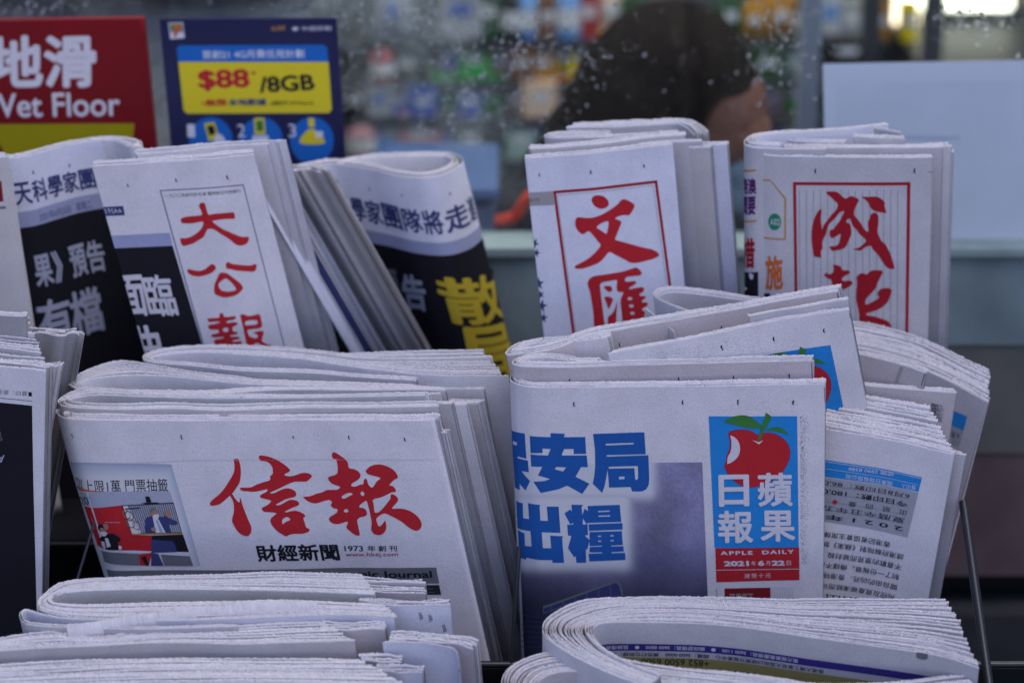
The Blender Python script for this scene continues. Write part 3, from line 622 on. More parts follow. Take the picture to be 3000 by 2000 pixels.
# ---- the person behind the glass: seen from behind, head bent to the right
def skin_body(name, verts, edges, radii, m, parent, origin, sub=2):
    me = bpy.data.meshes.new(name); me.from_pydata([tuple(np.array(v) - np.array(origin)) for v in verts], edges, []); me.materials.append(m)
    o = bpy.data.objects.new(name, me); COL.objects.link(o); o.parent = parent
    o.modifiers.new('skin', 'SKIN')
    for i, rr in enumerate(radii):
        sv = me.skin_vertices[0].data[i]; sv.radius = (rr, rr) if not isinstance(rr, tuple) else rr; sv.use_root = i == 0
    ss = o.modifiers.new('sub', 'SUBSURF'); ss.levels = sub; ss.render_levels = sub
    return o
def blob(name, balls, m, parent, origin, vox=0.008, stretch=None):
    bm = bmesh.new()
    for c, rr in balls:
        M = Matrix.Translation(Vector(c) - Vector(origin)) @ (Matrix.Diagonal((*rr, 1)) if isinstance(rr, tuple) else Matrix.Scale(rr, 4))
        bmesh.ops.create_uvsphere(bm, u_segments=20, v_segments=12, radius=1.0, matrix=M)
    me = bpy.data.meshes.new(name); bm.to_mesh(me); bm.free(); me.materials.append(m); o = bpy.data.objects.new(name, me); COL.objects.link(o); o.parent = parent
    r_ = o.modifiers.new('remesh', 'REMESH'); r_.mode = 'VOXEL'; r_.voxel_size = vox; r_.use_smooth_shade = True
    s_ = o.modifiers.new('smooth', 'SMOOTH'); s_.iterations = 6; s_.factor = 0.6
    return o
YP = 3.0
H = lambda px, py, dy=0.0: at(px, py, YP + dy)
hd = H(2080, 250); sh_ = H(1830, 640, 0.02); pel = np.array([H(1700, 900)[0], YP + 0.05, 0.62])
per = thing('person', (pel[0], pel[1], 0.0), 'person with long dark hair and a face mask bending forward behind the steamed window', 'person')
m_skin = mat('skin', (0.20, 0.085, 0.055), 0.5, var=0.2, vscale=20); m_hair = mat('dark_hair', (0.012, 0.0075, 0.006), 0.8, var=0.4, vscale=120, spec=0.04); m_cl = mat('dark_jacket', (0.02, 0.022, 0.03), 0.8, var=0.3, vscale=40)
nk = (hd * 0.35 + sh_ * 0.65)
V = [pel, (pel + sh_) / 2, sh_, nk, hd + np.array([-0.03, 0, -0.03]), hd + np.array([0.03, -0.01, -0.06]), hd + np.array([0.05, -0.01, -0.10]),
     sh_ + np.array([-0.16, -0.02, -0.03]), sh_ + np.array([-0.24, -0.14, -0.22]), sh_ + np.array([-0.12, -0.24, -0.33]), sh_ + np.array([0.15, 0.06, -0.04]), sh_ + np.array([0.22, 0.02, -0.26]), sh_ + np.array([0.16, -0.16, -0.36]),
     pel + np.array([-0.1, -0.05, -0.02]), pel + np.array([-0.16, -0.36, -0.06]), pel + np.array([-0.16, -0.34, -0.50]), pel + np.array([0.1, -0.05, -0.02]), pel + np.array([0.16, -0.36, -0.06]), pel + np.array([0.16, -0.34, -0.50])]
E_ = [(0, 1), (1, 2), (2, 3), (3, 4), (4, 5), (5, 6), (2, 7), (7, 8), (8, 9), (2, 10), (10, 11), (11, 12), (0, 13), (13, 14), (14, 15), (0, 16), (16, 17), (17, 18)]
rad = [0.14, 0.13, 0.11, 0.052, 0.072, 0.075, 0.045, 0.06, 0.045, 0.032, 0.06, 0.045, 0.032, 0.09, 0.065, 0.045, 0.09, 0.065, 0.045]
for v in (14, 15, 17, 18): V[v][1] = max(V[v][1], 2.72)
V[9][1] = V[12][1] = 2.80
skin_body('body', V, E_, rad, m_skin, per, per.location)
blob('face', [(H(2105, 315), (0.062, 0.075, 0.075)), (H(2085, 400, 0.01), (0.06, 0.06, 0.055)), (H(2165, 330, -0.02), 0.016), (H(2150, 262, -0.045), 0.013), (H(2060, 345, -0.055), (0.012, 0.008, 0.02))], m_skin, per, per.location, 0.006)
blob('hair', [(H(1965, 180), (0.098, 0.11, 0.077)), (H(1905, 255), (0.10, 0.11, 0.085)), (H(1850, 345), (0.095, 0.1, 0.085)), (H(1765, 445), (0.085, 0.09, 0.085)), (H(1690, 560), (0.08, 0.08, 0.09)), (H(1950, 370), (0.072, 0.085, 0.08)), (H(2055, 190), (0.062, 0.085, 0.058)), (H(2140, 225), (0.032, 0.07, 0.042)), (H(2205, 300), (0.013, 0.03, 0.055))], m_hair, per, per.location, 0.009)
blob('mask', [(H(2150, 470, -0.02), (0.034, 0.04, 0.05)), (H(2150, 560, -0.02), (0.03, 0.035, 0.045))], mat('mask_blue', (0.20, 0.30, 0.35), 0.8), per, per.location, 0.006)
blob('jacket', [(sh_, (0.19, 0.12, 0.09)), ((pel + sh_) / 2, (0.17, 0.14, 0.25)), (pel, (0.18, 0.16, 0.12)), (H(1480, 660, -0.12), (0.055, 0.05, 0.05)), (H(1560, 680, -0.08), (0.07, 0.06, 0.06)), (H(1650, 650, -0.03), (0.08, 0.07, 0.08))], m_cl, per, per.location, 0.012)
q = [H(px, py, -0.185) for px, py in ((1405, 668), (1430, 654), (1470, 646), (1506, 636), (1524, 612), (1548, 578), (1600, 560))]
MB().tube([tuple(x) for x in crom(q, False, 4)], 0.0075, 8).build('lanyard', mat('red_strap', (0.62, 0.05, 0.02), 0.6), per, per.location, smooth=True)

# ================================================================== the rack
rk = thing('newspaper_rack', (0, 2.1, 0), 'black wire newspaper rack in stepped tiers filled with folded papers', 'rack')
ro = rk.location
def wire(name, pts, r_=0.0028): return MB().tube(pts, r_, 10).build(name, m_wire, rk, ro, smooth=True)
def row(Y0, zt, zb_, yb): 
    pass
z1 = at(1440, 1945, 1.952)[2]
ym = 1.952
wire('front_rail', [(-0.62, ym, z1), (0.62, ym, z1)], 0.0032)
c0 = at(1498, 1938, ym); c1 = at(1521, 1600, ym + 0.03)
wire('divider_wire', [tuple(c0 + (c0 - c1) * 0.6), tuple(c0), tuple(c1)], 0.0022)
g0 = at(2905, 2060, 1.85); g1 = at(2822, 1470, 2.02)
wire('side_wire', [tuple(g0 + (g0 - g1) * 0.2), tuple(g0), tuple(g1)], 0.0042)
g0 = at(222, 1712, 1.97); g1 = at(276, 1530, 2.0); wire('brace_wire', [tuple(g0 + (g0 - g1) * 0.4), tuple(g1)], 0.0014)
g0 = at(1500, 1330, 2.045); g1 = at(1482, 1150, 2.06)
for k, (Yb, zlo, zhi) in enumerate(((2.235, 0.80, 0.945), (2.42, 0.95, 1.15))):
    bx('added_dark_plate', (-0.64, Yb, zlo), (0.40 if Yb < 2.3 else -0.02, Yb + 0.004, zhi), m_plate, None, rk, ro)  # back plate added to keep the gaps between the papers dark
    bx('tier_shelf', (-0.64, Yb - 0.245, zlo - 0.004), (0.38, Yb - 0.001, zlo), m_plate, None, rk, ro)
    wire('tier_rail', [(-0.64, Yb - 0.255, zlo), (0.38, Yb - 0.255, zlo)])
bx('added_dark_plate', (-0.64, 1.962, 0.66), (0.64, 1.966, 0.92), m_plate, None, rk, ro)  # added behind the front piles too, so the voids stay black
bx('tier_shelf', (-0.64, 1.74, 0.656), (0.64, 1.961, 0.66), m_plate, None, rk, ro)
for x in (-0.63, 0.63):
    for y in (1.74, 2.38): wire('leg', [(x, y, 0.0), (x, y, 0.62 if y < 2 else 1.1)], 0.008)
    wire('side_stay', [(x, 1.74, 0.60), (x, 2.38, 0.86)], 0.004)

# ================================================================== newspapers
PW, PG, PK, PM, PC, PD = P['white'], P['grey'], P['pink'], P['warm'], P['cool'], P['dull']
BASE = dict(front=0.66, mid=0.80, back=0.95)
def paper(label, anchor, tier, lean=4, roll=0, proll=None, group=None, extra=0.0, lean_d=None):
    z = at(*anchor)[2]; ld = lean if lean_d is None else lean_d
    h = (z - BASE[tier] - extra) * math.sqrt(1 + math.tan(R(roll)) ** 2 + math.tan(R(ld)) ** 2)
    return Paper(label, anchor, lean, roll, proll, h, group, lean_d)
def tr(ox, oy, s): return (ox, oy, s)
# ------------------------------------------------------------------ middle tier, left pile: red brush masthead
GJ = 'pile of papers with the red brush masthead'
p = paper('front newspaper with large red brush masthead and a picture of a masked man on screen', (700, 1231, 2.0), 'mid', 4, 11, 0.6, GJ)
J = p.page([(330, 1203), (230, 1199), (182, 1196), (165, 1202), (168, 1213), (199, 1225), (268, 1229), (402, 1230), (574, 1231), (875, 1229), (1051, 1231), (1191, 1231), (1261, 1230), (1274, 1228)], PW, fine=4, wave=0.0009)
p.bundle([(300, 1201), (240, 1200), (186, 1200), (178, 1206), (199, 1223), (268, 1227), (574, 1230), (875, 1228), (1191, 1230), (1272, 1228)], 8, 0.00095, [PK, PG, PW], ends=(0.01, 0.0015), stair=(0.003, -0.0008), start=1)
p.bundle([(1150, 1222), (1290, 1222)], 3, 0.001, [PW, PG], ends=(0, 0.001), stair=(0, -0.002), dz=-0.014, start=1)
a = tr(600, 1310, 5.6); b = tr(880, 1310, 5.6)
J.poly('masthead', I['red'], [(478,190),(500,180),(540,180),(560,205),(580,270),(592,350),(592,440),(575,560),(530,640),(450,750),(415,780),(340,850),(250,920),(180,942),(110,950),(85,930),(85,905),(130,850),(235,765),(310,680),(400,545),(460,440),(482,380),(488,290),(478,215)], tr=a)
J.poly('masthead', I['red'], [(415,780),(450,755),(500,830),(560,890),(578,880),(580,820),(600,850),(615,920),(660,1040),(720,1190),(760,1280),(768,1340),(750,1400),(715,1438),(660,1440),(590,1405),(530,1350),(475,1260),(450,1200),(455,1140),(475,1060),(480,980),(470,890),(445,830)], tr=a, lay=1)
J.poly('masthead', I['red'], [(885,155),(905,125),(990,130),(1100,160),(1220,215),(1330,290),(1390,345),(1400,370),(1370,400),(1310,430),(1330,455),(1400,462),(1480,450),(1560,420),(1640,407),(1710,420),(1760,460),(1720,510),(1670,550),(1560,552),(1480,555),(1400,580),(1250,650),(1100,720),(1070,738),(1130,742),(1200,710),(1280,675),(1360,660),(1430,675),(1490,720),(1500,770),(1470,805),(1400,820),(1310,850),(1200,910),(1165,930),(1220,938),(1300,900),(1380,855),(1450,850),(1520,870),(1548,905),(1540,940),(1480,965),(1400,1000),(1315,1045),(1345,1055),(1420,1035),(1500,1030),(1590,1060),(1640,1095),(1645,1130),(1620,1145),(1640,1220),(1665,1300),(1710,1325),(1720,1350),(1690,1380),(1600,1405),(1480,1408),(1400,1420),(1335,1448),(1260,1410),(1180,1355),(1120,1290),(1085,1230),(1078,1180),(1100,1140),(1150,1100),(1175,1070),(1100,1055),(1000,1050),(960,1035),(935,995),(950,975),(1010,945),(1060,910),(1090,870),(1050,850),(970,830),(915,815),(908,785),(940,755),(1000,725),(1030,700),(1020,678),(980,685),(900,705),(800,720),(700,712),(610,700),(580,655),(680,650),(770,640),(850,600),(960,560),(1070,525),(1075,460),(1110,430),(1120,380),(1105,310),(1060,250),(1000,220),(920,210)],
       [[(1285,1245),(1270,1220),(1275,1180),(1310,1145),(1360,1135),(1400,1160),(1395,1185),(1340,1205)]], tr=a)
J.poly('masthead', I['red'], [(520,100),(545,72),(580,80),(660,130),(740,190),(780,240),(800,325),(880,345),(950,380),(985,430),(985,475),(940,525),(845,585),(845,625),(910,628),(980,600),(1030,590),(1045,525),(1070,498),(1095,525),(1115,590),(1150,635),(1185,645),(1220,600),(1260,540),(1315,500),(1280,475),(1200,455),(1120,430),(1075,390),(1090,350),(1150,300),(1240,272),(1340,275),(1450,310),(1540,370),(1590,440),(1598,490),(1540,520),(1490,570),(1460,610),(1510,620),(1555,660),(1565,715),(1500,725),(1420,765),(1320,810),(1195,845),(1205,930),(1220,1050),(1260,1060),(1300,1040),(1370,970),(1440,880),(1475,830),(1490,755),(1540,765),(1590,805),(1605,850),(1585,890),(1540,940),(1505,990),(1600,990),(1700,995),(1800,1030),(1900,1095),(1970,1180),(1992,1250),(1975,1310),(1930,1348),(1870,1348),(1780,1300),(1680,1220),(1560,1150),(1450,1095),(1380,1075),(1330,1090),(1250,1155),(1260,1220),(1285,1280),(1320,1275),(1360,1230),(1390,1190),(1405,1230),(1412,1300),(1390,1370),(1340,1415),(1280,1430),(1210,1410),(1165,1350),(1165,1290),(1170,1220),(1150,1100),(1120,970),(1090,870),(1060,875),(1000,915),(970,950),(975,975),(1040,985),(1085,1030),(1095,1085),(1060,1120),(980,1140),(935,1185),(950,1280),(975,1400),(965,1438),(900,1430),(830,1380),(765,1320),(755,1285),(780,1230),(770,1210),(720,1220),(640,1245),(560,1245),(500,1215),(470,1170),(490,1130),(560,1085),(605,1050),(605,1000),(550,990),(505,950),(505,920),(520,890),(485,855),(420,860),(330,890),(250,908),(170,895),(90,850),(48,803),(130,795),(220,770),(260,750),(360,725),(430,690),(520,685),(610,680),(655,640),(600,615),(530,590),(480,545),(455,495),(480,470),(560,445),(605,415),(615,330),(605,250),(590,205),(540,175),(520,140)],
       [[(680,815),(690,785),(740,755),(800,735),(845,740),(860,760),(800,790),(720,830)], [(990,740),(1010,712),(1040,725),(1052,755),(1035,785),(1000,770)], [(715,1025),(745,1000),(775,1010),(792,1030),(770,1055),(730,1050)]], tr=b)
J.text('headline', I['black'], '財經新聞', (746, 1594), (988, 1591), (757, 1643), bold=0.026)
J.text('headline', I['black'], '1973', (1008, 1597), (1063, 1597), (1010, 1613), bold=0.014); J.text('headline', I['black'], '年 創 刊', (1076, 1596), (1162, 1595), (1078, 1613), bold=0.014)
J.text('headline', I['red2'], 'www.hkej.com', (1012, 1617), (1166, 1615), (1013, 1632), bold=0.008)
J.poly('name_band', I['gband'], [(314, 1664), (420, 1668), (620, 1667), (900, 1664), (1278, 1659), (1287, 1706), (900, 1709), (600, 1712), (326, 1708)], smooth=False)
J.poly('name_band', I['dgreen'], [(327, 1714), (600, 1716), (900, 1713), (1287, 1710), (1293, 1739), (900, 1742), (600, 1745), (336, 1742)], smooth=False)
J.text('name_band', I['black'], 'Hong Kong Economic Journal', (664, 1677), (1264, 1669), (669, 1703), bold=0.022, lay=2)
J.text('name_band', I['greyt'], '二〇二一年六月22日 / 星期二', (900, 1722), (1272, 1719), (903, 1737), lay=2)
J.text('headline', I['black'], '眾上限1萬 門票抽籤', (224, 1392), (490, 1400), (232, 1428), bold=0.006)
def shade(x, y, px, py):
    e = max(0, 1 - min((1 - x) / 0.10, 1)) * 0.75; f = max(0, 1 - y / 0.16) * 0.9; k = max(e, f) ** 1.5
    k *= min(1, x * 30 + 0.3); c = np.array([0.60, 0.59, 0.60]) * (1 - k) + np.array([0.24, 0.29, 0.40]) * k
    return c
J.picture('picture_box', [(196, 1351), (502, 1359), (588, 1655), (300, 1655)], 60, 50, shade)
z2 = tr(220, 1330, 4.611)
def JP(m, pts, lay=2, smooth=False): J.poly('news_picture', m, pts, smooth=smooth, lay=lay, tr=z2)
JP(I['orange'], [(58, 430), (130, 455), (240, 478), (415, 486), (300, 497), (180, 492), (80, 472)])
JP(I['lav2'], [(85, 490), (400, 492), (1285, 495), (1335, 650), (640, 682), (400, 705), (150, 682)], 1)
J.text('news_picture', I['black'], '2020', (214, 1452), (258, 1452), (222, 1474), lay=3)
JP(I['red'], [(140, 682), (400, 706), (640, 680), (775, 1080), (1040, 1090), (1040, 1300), (800, 1290), (380, 1270), (320, 1230)], 1)
JP(I['black'], [(630, 682), (1332, 645), (1450, 1060), (775, 1082)], 2)
JP(I['greyt'], [(720, 690), (1320, 660), (1435, 1045), (890, 1058)], 3)
for k in range(21):
    x = 735 + k * 29; JP(I['lav2'], [(x, 690 - k * 1.4), (x + 11, 690 - k * 1.4), (x + 138 - k * 1, 1055 - k * .5), (x + 126 - k, 1055 - k * .5)], 4)
JP(I['white'], [(650, 690), (715, 690), (900, 1056), (775, 1072)], 4); JP(I['navy'], [(675, 722), (870, 706), (876, 728), (685, 742)], 5)
def ring(cx, cy, r_, m):
    q = [(cx + r_ * 0.8 * math.cos(t_) + (math.sin(t_)) * r_ * .28, cy + r_ * math.sin(t_)) for t_ in np.linspace(0, 2 * math.pi, 21)[:-1]]
    i_ = [(cx + r_ * 0.66 * math.cos(t_) + (math.sin(t_)) * r_ * .24, cy + r_ * .82 * math.sin(t_)) for t_ in np.linspace(0, 2 * math.pi, 21)[:-1]]
    J.poly('news_picture', m, q, [i_], smooth=False, lay=6, tr=z2)
ring(735, 825, 70, I['black']); ring(755, 920, 68, I['teal']); ring(700, 800, 62, I['gold']); ring(830, 950, 62, I['red']); ring(790, 880, 0.1, I['black'])
JP(I['navy'], [(955, 860), (1010, 830), (1060, 825), (1130, 830), (1200, 835), (1235, 800), (1300, 860), (1380, 900), (1385, 935), (1330, 950), (1270, 945), (1290, 1050), (960, 1050), (945, 990)], 6, True)
JP(I['white'], [(1050, 840), (1130, 870), (1225, 1048), (1095, 1050)], 7); JP(I['lav'], [(1090, 880), (1120, 880), (1195, 1040), (1150, 1045)], 8)
JP(I['skin'], [(1010, 770), (1025, 730), (1070, 715), (1110, 740), (1128, 790), (1110, 830), (1050, 830)], 8, True); JP(I['white'], [(1055, 815), (1130, 800), (1128, 855), (1085, 872), (1058, 850)], 9, True); JP(I['greyt'], [(1010, 760), (1030, 722), (1075, 715), (1100, 735), (1040, 760), (1020, 790)], 9, True)
JP(I['skin'], [(1205, 790), (1225, 755), (1270, 750), (1290, 790), (1298, 850), (1265, 850)], 8, True); JP(I['skin'], [(1030, 990), (1070, 975), (1100, 1000), (1080, 1030), (1040, 1020)], 8, True)
JP(I['gold'], [(775, 1062), (1450, 1055), (1455, 1072), (780, 1080)], 7)
JP(I['black'], [(890, 655), (950, 645), (1100, 640), (1165, 655), (1000, 668)], 7); JP(I['black'], [(950, 562), (1005, 562), (1035, 640), (965, 642)], 7)
JP(I['black'], [(1035, 1090), (1460, 1075), (1540, 1310), (1040, 1300)], 3); JP(I['navy'], [(1030, 1140), (1120, 1150), (1320, 1165), (1350, 1210), (1385, 1310), (1120, 1320), (1200, 1495), (1030, 1495)], 4)
JP(I['black'], [(325, 950), (380, 935), (400, 985), (440, 1060), (520, 1060), (620, 1130), (600, 1170), (580, 1180), (590, 1280), (440, 1275), (350, 1140), (370, 1095), (400, 1080), (330, 1010)], 5, True)
JP(I['skin'], [(345, 990), (390, 985), (440, 1060), (420, 1090), (370, 1080)], 6, True); JP(I['white'], [(355, 1035), (430, 1040), (435, 1075), (400, 1095), (365, 1075)], 7, True); JP(I['skin'], [(385, 945), (410, 925), (445, 935), (458, 985), (430, 1015), (405, 990)], 7, True)
JP(I['white'], [(410, 1120), (450, 1120), (490, 1230), (440, 1250)], 7); JP(I['white'], [(365, 1160), (405, 1170), (425, 1260), (380, 1230)], 6); JP(I['white'], [(590, 1225), (630, 1230), (635, 1275), (595, 1275)], 6)
J.text('news_picture', I['white'], 'united by emotion', (308, 1525), (352, 1526), (309, 1529), lay=4)
JP(I['white'], [(335, 1225), (400, 1270), (560, 1285), (800, 1295), (1045, 1300), (990, 1325), (700, 1318), (480, 1308), (380, 1285)], 5); JP(I['white'], [(1055, 1322), (1545, 1318), (1555, 1365), (1200, 1345)], 5)
JP(I['greyt'], [(365, 1290), (480, 1312), (860, 1335), (885, 1490), (500, 1470), (410, 1440)], 4); JP(I['greyt'], [(1160, 1345), (1555, 1368), (1600, 1495), (1210, 1495)], 4); JP(I['red'], [(860, 1340), (1040, 1320), (1000, 1495), (880, 1490)], 3); JP(I['black'], [(890, 1380), (960, 1360), (1000, 1495), (960, 1490)], 4)
J.poly('fold_crease', I['crease'], [(198, 1341), (574, 1346), (1285, 1342), (1285, 1344.5), (574, 1348.5), (198, 1344)], smooth=False)
J.pinholes([(213, 1275), (532, 1279), (860, 1280), (1023, 1281), (1186, 1285)])
p.done()
p = paper('second newspaper of the red brush masthead pile, thin blank band above the front one', (875, 1190, 2.012), 'mid', 4, 11, 0.6, GJ)
p.morph([(1260, 1149), (1051, 1153), (875, 1156), (700, 1152), (535, 1151), (421, 1145), (306, 1136), (240, 1137), (200, 1150), (174, 1166), (168, 1176), (180, 1186), (230, 1192), (344, 1196), (497, 1193), (650, 1199), (875, 1191), (1051, 1191), (1279, 1187)],
        [(1250, 1157), (875, 1164), (650, 1166), (421, 1161), (306, 1156), (255, 1158), (215, 1166), (198, 1172), (204, 1178), (240, 1183), (344, 1186), (497, 1182), (650, 1187), (875, 1180), (1051, 1181), (1281, 1177)], 7, [PG, PK, PW], ends=(0.004, 0.0012))
p.bundle([(900, 1152), (1359, 1152)], 4, 0.001, [PW, PG], ends=(0, 0.0012), stair=(0, -0.001), dz=-0.011)
p.bundle([(900, 1157), (1318, 1157)], 4, 0.001, [PG, PW], ends=(0, 0.0012), stair=(0, -0.001), dz=-0.008)
p.done()
p = paper('third newspaper of the red brush masthead pile with a wavy thick fold', (1051, 1139, 2.050), 'mid', 4, 11, 0.6, GJ)
p.morph([(1225, 1127), (1000, 1119), (760, 1110), (689, 1100), (574, 1088), (497, 1075), (421, 1061), (363, 1054), (325, 1058), (285, 1070), (240, 1089), (210, 1107), (201, 1120), (206, 1130), (230, 1139), (300, 1148), (421, 1152), (600, 1154), (760, 1143), (875, 1139), (1051, 1141), (1191, 1140), (1302, 1141)],
        [(1245, 1136), (1000, 1132), (760, 1127), (640, 1118), (520, 1106), (420, 1101), (363, 1102), (300, 1107), (258, 1115), (238, 1123), (232, 1129), (240, 1134), (280, 1141), (421, 1147), (600, 1149), (760, 1139), (875, 1136), (1051, 1138), (1300, 1138)], 11, [PG, PW, PG], ends=(0.004, 0.0012))
p.bundle([(900, 1130), (1394, 1132)], 5, 0.001, [PG, PW], ends=(0, 0.0015), stair=(0, -0.0012), dz=-0.016)
p.done()
p = paper('rearmost newspaper of the red brush masthead pile with a large open loop at its fold', (910, 1090, 2.088), 'mid', 4, 9, 0.6, GJ)
p.morph([(1405, 1024), (1296, 1027), (1156, 1031), (1016, 1035), (910, 1023), (805, 1017), (650, 1012), (535, 1016), (459, 1027), (428, 1039), (419, 1048), (424, 1055), (459, 1062), (574, 1071), (700, 1084), (910, 1091), (1051, 1103), (1219, 1113)],
        [(1475, 1100), (1300, 1100), (1191, 1094), (1016, 1072), (875, 1051), (700, 1038), (600, 1033), (510, 1036), (462, 1043), (441, 1049), (446, 1054), (474, 1060), (574, 1067), (700, 1080), (910, 1087), (1051, 1099), (1219, 1109)], 13, [PW, PG, PW], ends=(0.003, 0.0012))
p.bundle([(900, 1100), (1414, 1103)], 4, 0.001, [PW, PG], ends=(0, 0.0015), stair=(0, -0.0012), dz=-0.012)
p.done()
# ------------------------------------------------------------------ middle tier, far left: dark advertisement page, upside down
p = paper('newspaper at the left edge with a black advertisement set upside down in a white margin', (77, 1080, 1.975), 'mid', 4, -5.5, -3)
E1 = p.page([(-330, 1040), (-200, 1052), (0, 1072), (77, 1079), (136, 1086)], PW)
p.morph([(-300, 935), (0, 955), (82, 962)], [(-300, 1030), (0, 1063), (138, 1080)], 15, [PD, PG, PD, PW], ends=(0.0, 0.0014), dz=(0.012, 0.0), jit=0.3)
p.bundle([(-200, 1040), (138, 1070)], 3, 0.0012, [PG], ends=(0, 0.002), stair=(0, -0.0028), dz=-0.002)
adq = [(-300, 1150), (0, 1177), (95, 1187), (99, 1400), (111, 1900), (111, 2100), (-300, 2100)]
E1.poly('advertisement', I['black'], adq, smooth=False); E1.poly('imprint', I['greyt'], [(-300, 1145), (0, 1163), (95, 1173), (95, 1175), (0, 1165), (-300, 1147)], smooth=False)
E1.text('imprint', I['greyt'], '督印：香港經濟日報有限公司', (80, 1159), (-150, 1143), (81, 1145)); E1.poly('imprint', I['black'], [(84, 1147), (94, 1148), (94, 1160), (84, 1159)], smooth=False)
E1.text('advertisement', I['lav2'], 'A', (14, 1353), (-6, 1352), (14, 1331), bold=0.01, lay=2); E1.text('advertisement', I['greyt'], '新程', (10, 1290), (-2, 1230), (-14, 1292), lay=2)
p.done()
p = paper('grey sheaf of crumpled newspaper standing behind the left edge black advertisement', (190, 985, 2.06), 'mid', 4, -13, -1)
p.bundle([(60, 975), (150, 980), (190, 985), (215, 978), (240, 985)], 4, 0.004, [PD, PG], ends=(0, 0.006), dz=0.0, stair=(0, 0.002))
p.bundle([(0, 1075), (120, 1080), (175, 1072)], 4, 0.003, [PG, PW, PD], ends=(0, 0.004), stair=(0, -0.003)); p.done()
p = paper('grey upright newspaper block rising above the left edge black advertisement', (40, 921, 2.03), 'mid', 3, -2, -2)
p.bundle([(-250, 905), (0, 921), (60, 924), (82, 922)], 5, 0.0016, [PD, PG], ends=(0, 0.001), amp=0.0008); p.done()

# ------------------------------------------------------------------ middle tier, right pile: blue headline and apple emblem
GA = 'pile of papers with the apple emblem'
def emblem(pg, T):
    """red apple with two green leaves on a blue field; T maps the traced points to photo pixels"""
    q = lambda pts: [T(x, y) for x, y in pts]
    pg.poly('masthead', I['cyan'], q([(80, 140), (1392, 142), (1415, 2085), (165, 2085)]), smooth=False)
    ap = [(372,400),(420,362),(500,340),(590,338),(680,350),(750,380),(795,412),(850,392),(930,385),(1030,395),(1120,430),(1200,490),(1260,570),(1285,670),(1270,780),(1220,890),(1160,980),(1080,1060),(1000,1100),(900,1140),(800,1175),(720,1190),(650,1180),(560,1155),(470,1100),(400,1030),(345,950),(315,865),(335,815),(345,780),(340,735),(375,670),(392,600),(395,500)]
    cx, cy = 800, 760; pg.poly('masthead', I['plum'], q([(cx + (x - cx) * 1.012, cy + (y - cy) * 1.014) for x, y in ap]), lay=1); pg.poly('masthead', I['red'], q(ap), lay=2)
    pg.poly('masthead', I['white'], q([(400, 420), (402, 420), (460, 445), (515, 505), (542, 590), (535, 680), (490, 760), (420, 815), (357, 843), (356, 842), (362, 740), (400, 670), (415, 590), (415, 500)]), lay=3)
    pg.poly('masthead', I['green'], q([(305, 222), (400, 165), (500, 132), (600, 125), (700, 150), (790, 215), (862, 268), (862, 270), (850, 310), (740, 318), (600, 300), (450, 262)]), lay=3)
    pg.poly('masthead', I['green'], q([(930, 85), (1015, 145), (1000, 185), (905, 345), (840, 500), (808, 495), (850, 330), (885, 230)]), smooth=False, lay=4)
    pg.poly('masthead', I['green'], q([(915, 345), (1000, 310), (1080, 298), (1160, 315), (1225, 365), (1268, 410), (1265, 412), (1180, 385), (1050, 360)]), lay=3)
    pg.poly('masthead', I['white'], q([(722, 486), (820, 520), (888, 494), (825, 552)]), smooth=False, lay=3)
p = paper('front newspaper with heavy blue headline and a red apple emblem on a blue box', (1950, 1131, 2.0), 'mid', 4, 2.4, 0, GA)
A1 = p.page([(1640, 1108), (1560, 1100), (1510, 1097), (1496, 1101), (1494, 1110), (1500, 1118), (1515, 1125), (1561, 1133), (1706, 1133), (1897, 1131), (2100, 1129), (2266, 1126), (2419, 1123)], PW, fine=3, wave=0.0007)
p.bundle([(1600, 1106), (1530, 1101), (1506, 1104), (1502, 1110), (1520, 1123), (1563, 1131), (1706, 1131), (1897, 1129), (2266, 1124), (2418, 1121)], 8, 0.0009, [PG, PW, PK], ends=(0.01, 0.0008), stair=(0.003, -0.0003), start=1)
A1.pinholes([(1681, 1183), (2000, 1177), (2162, 1177), (2324, 1180)], 1.25)
hx = tr(1490, 1250, 3.8233)
def HL(pts, holes=()): A1.poly('headline', I['blue'], pts, holes, smooth=False, tr=hx, lay=2)
HL([(42,30),(100,55),(185,68),(205,350),(110,325),(108,345),(220,370),(232,500),(150,490),(190,540),(245,600),(195,705),(130,630),(133,700),(80,672),(70,500),(55,300)], [[(54,152),(100,167),(100,205),(56,190)]])
HL([(240,95),(470,108),(470,62),(630,70),(620,108),(858,105),(868,295),(728,295),(728,238),(620,240),(593,312),(875,312),(888,445),(810,443),(750,552),(905,630),(825,745),(655,650),(560,690),(360,732),(280,605),(400,598),(465,575),(330,535),(378,440),(258,435),(250,300),(440,312),(472,238),(380,235),(380,285),(250,285)], [[(515,465),(535,440),(643,445),(610,492)]])
HL([(945,72),(1520,55),(1535,300),(1098,310),(1098,328),(1565,312),(1575,560),(1570,640),(1540,695),(1490,718),(1385,718),(1365,668),(1125,675),(1110,475),(1075,660),(1048,735),(942,630),(960,540),(970,430),(968,250)], [[(1088,182),(1402,172),(1400,190),(1088,202)], [(1122,441),(1448,432),(1450,570),(1435,588),(1418,585),(1408,456),(1122,462)], [(1235,552),(1298,550),(1298,580),(1236,582)]])
HL([(95,822),(165,848),(170,1015),(235,1025),(222,845),(355,865),(348,885),(358,1042),(440,1045),(428,885),(560,885),(582,1180),(372,1172),(385,1350),(478,1352),(465,1210),(610,1218),(600,1245),(622,1515),(490,1515),(490,1485),(205,1455),(200,1480),(130,1450),(115,1145),(185,1185),(190,1325),(262,1332),(250,1160),(110,1125)])
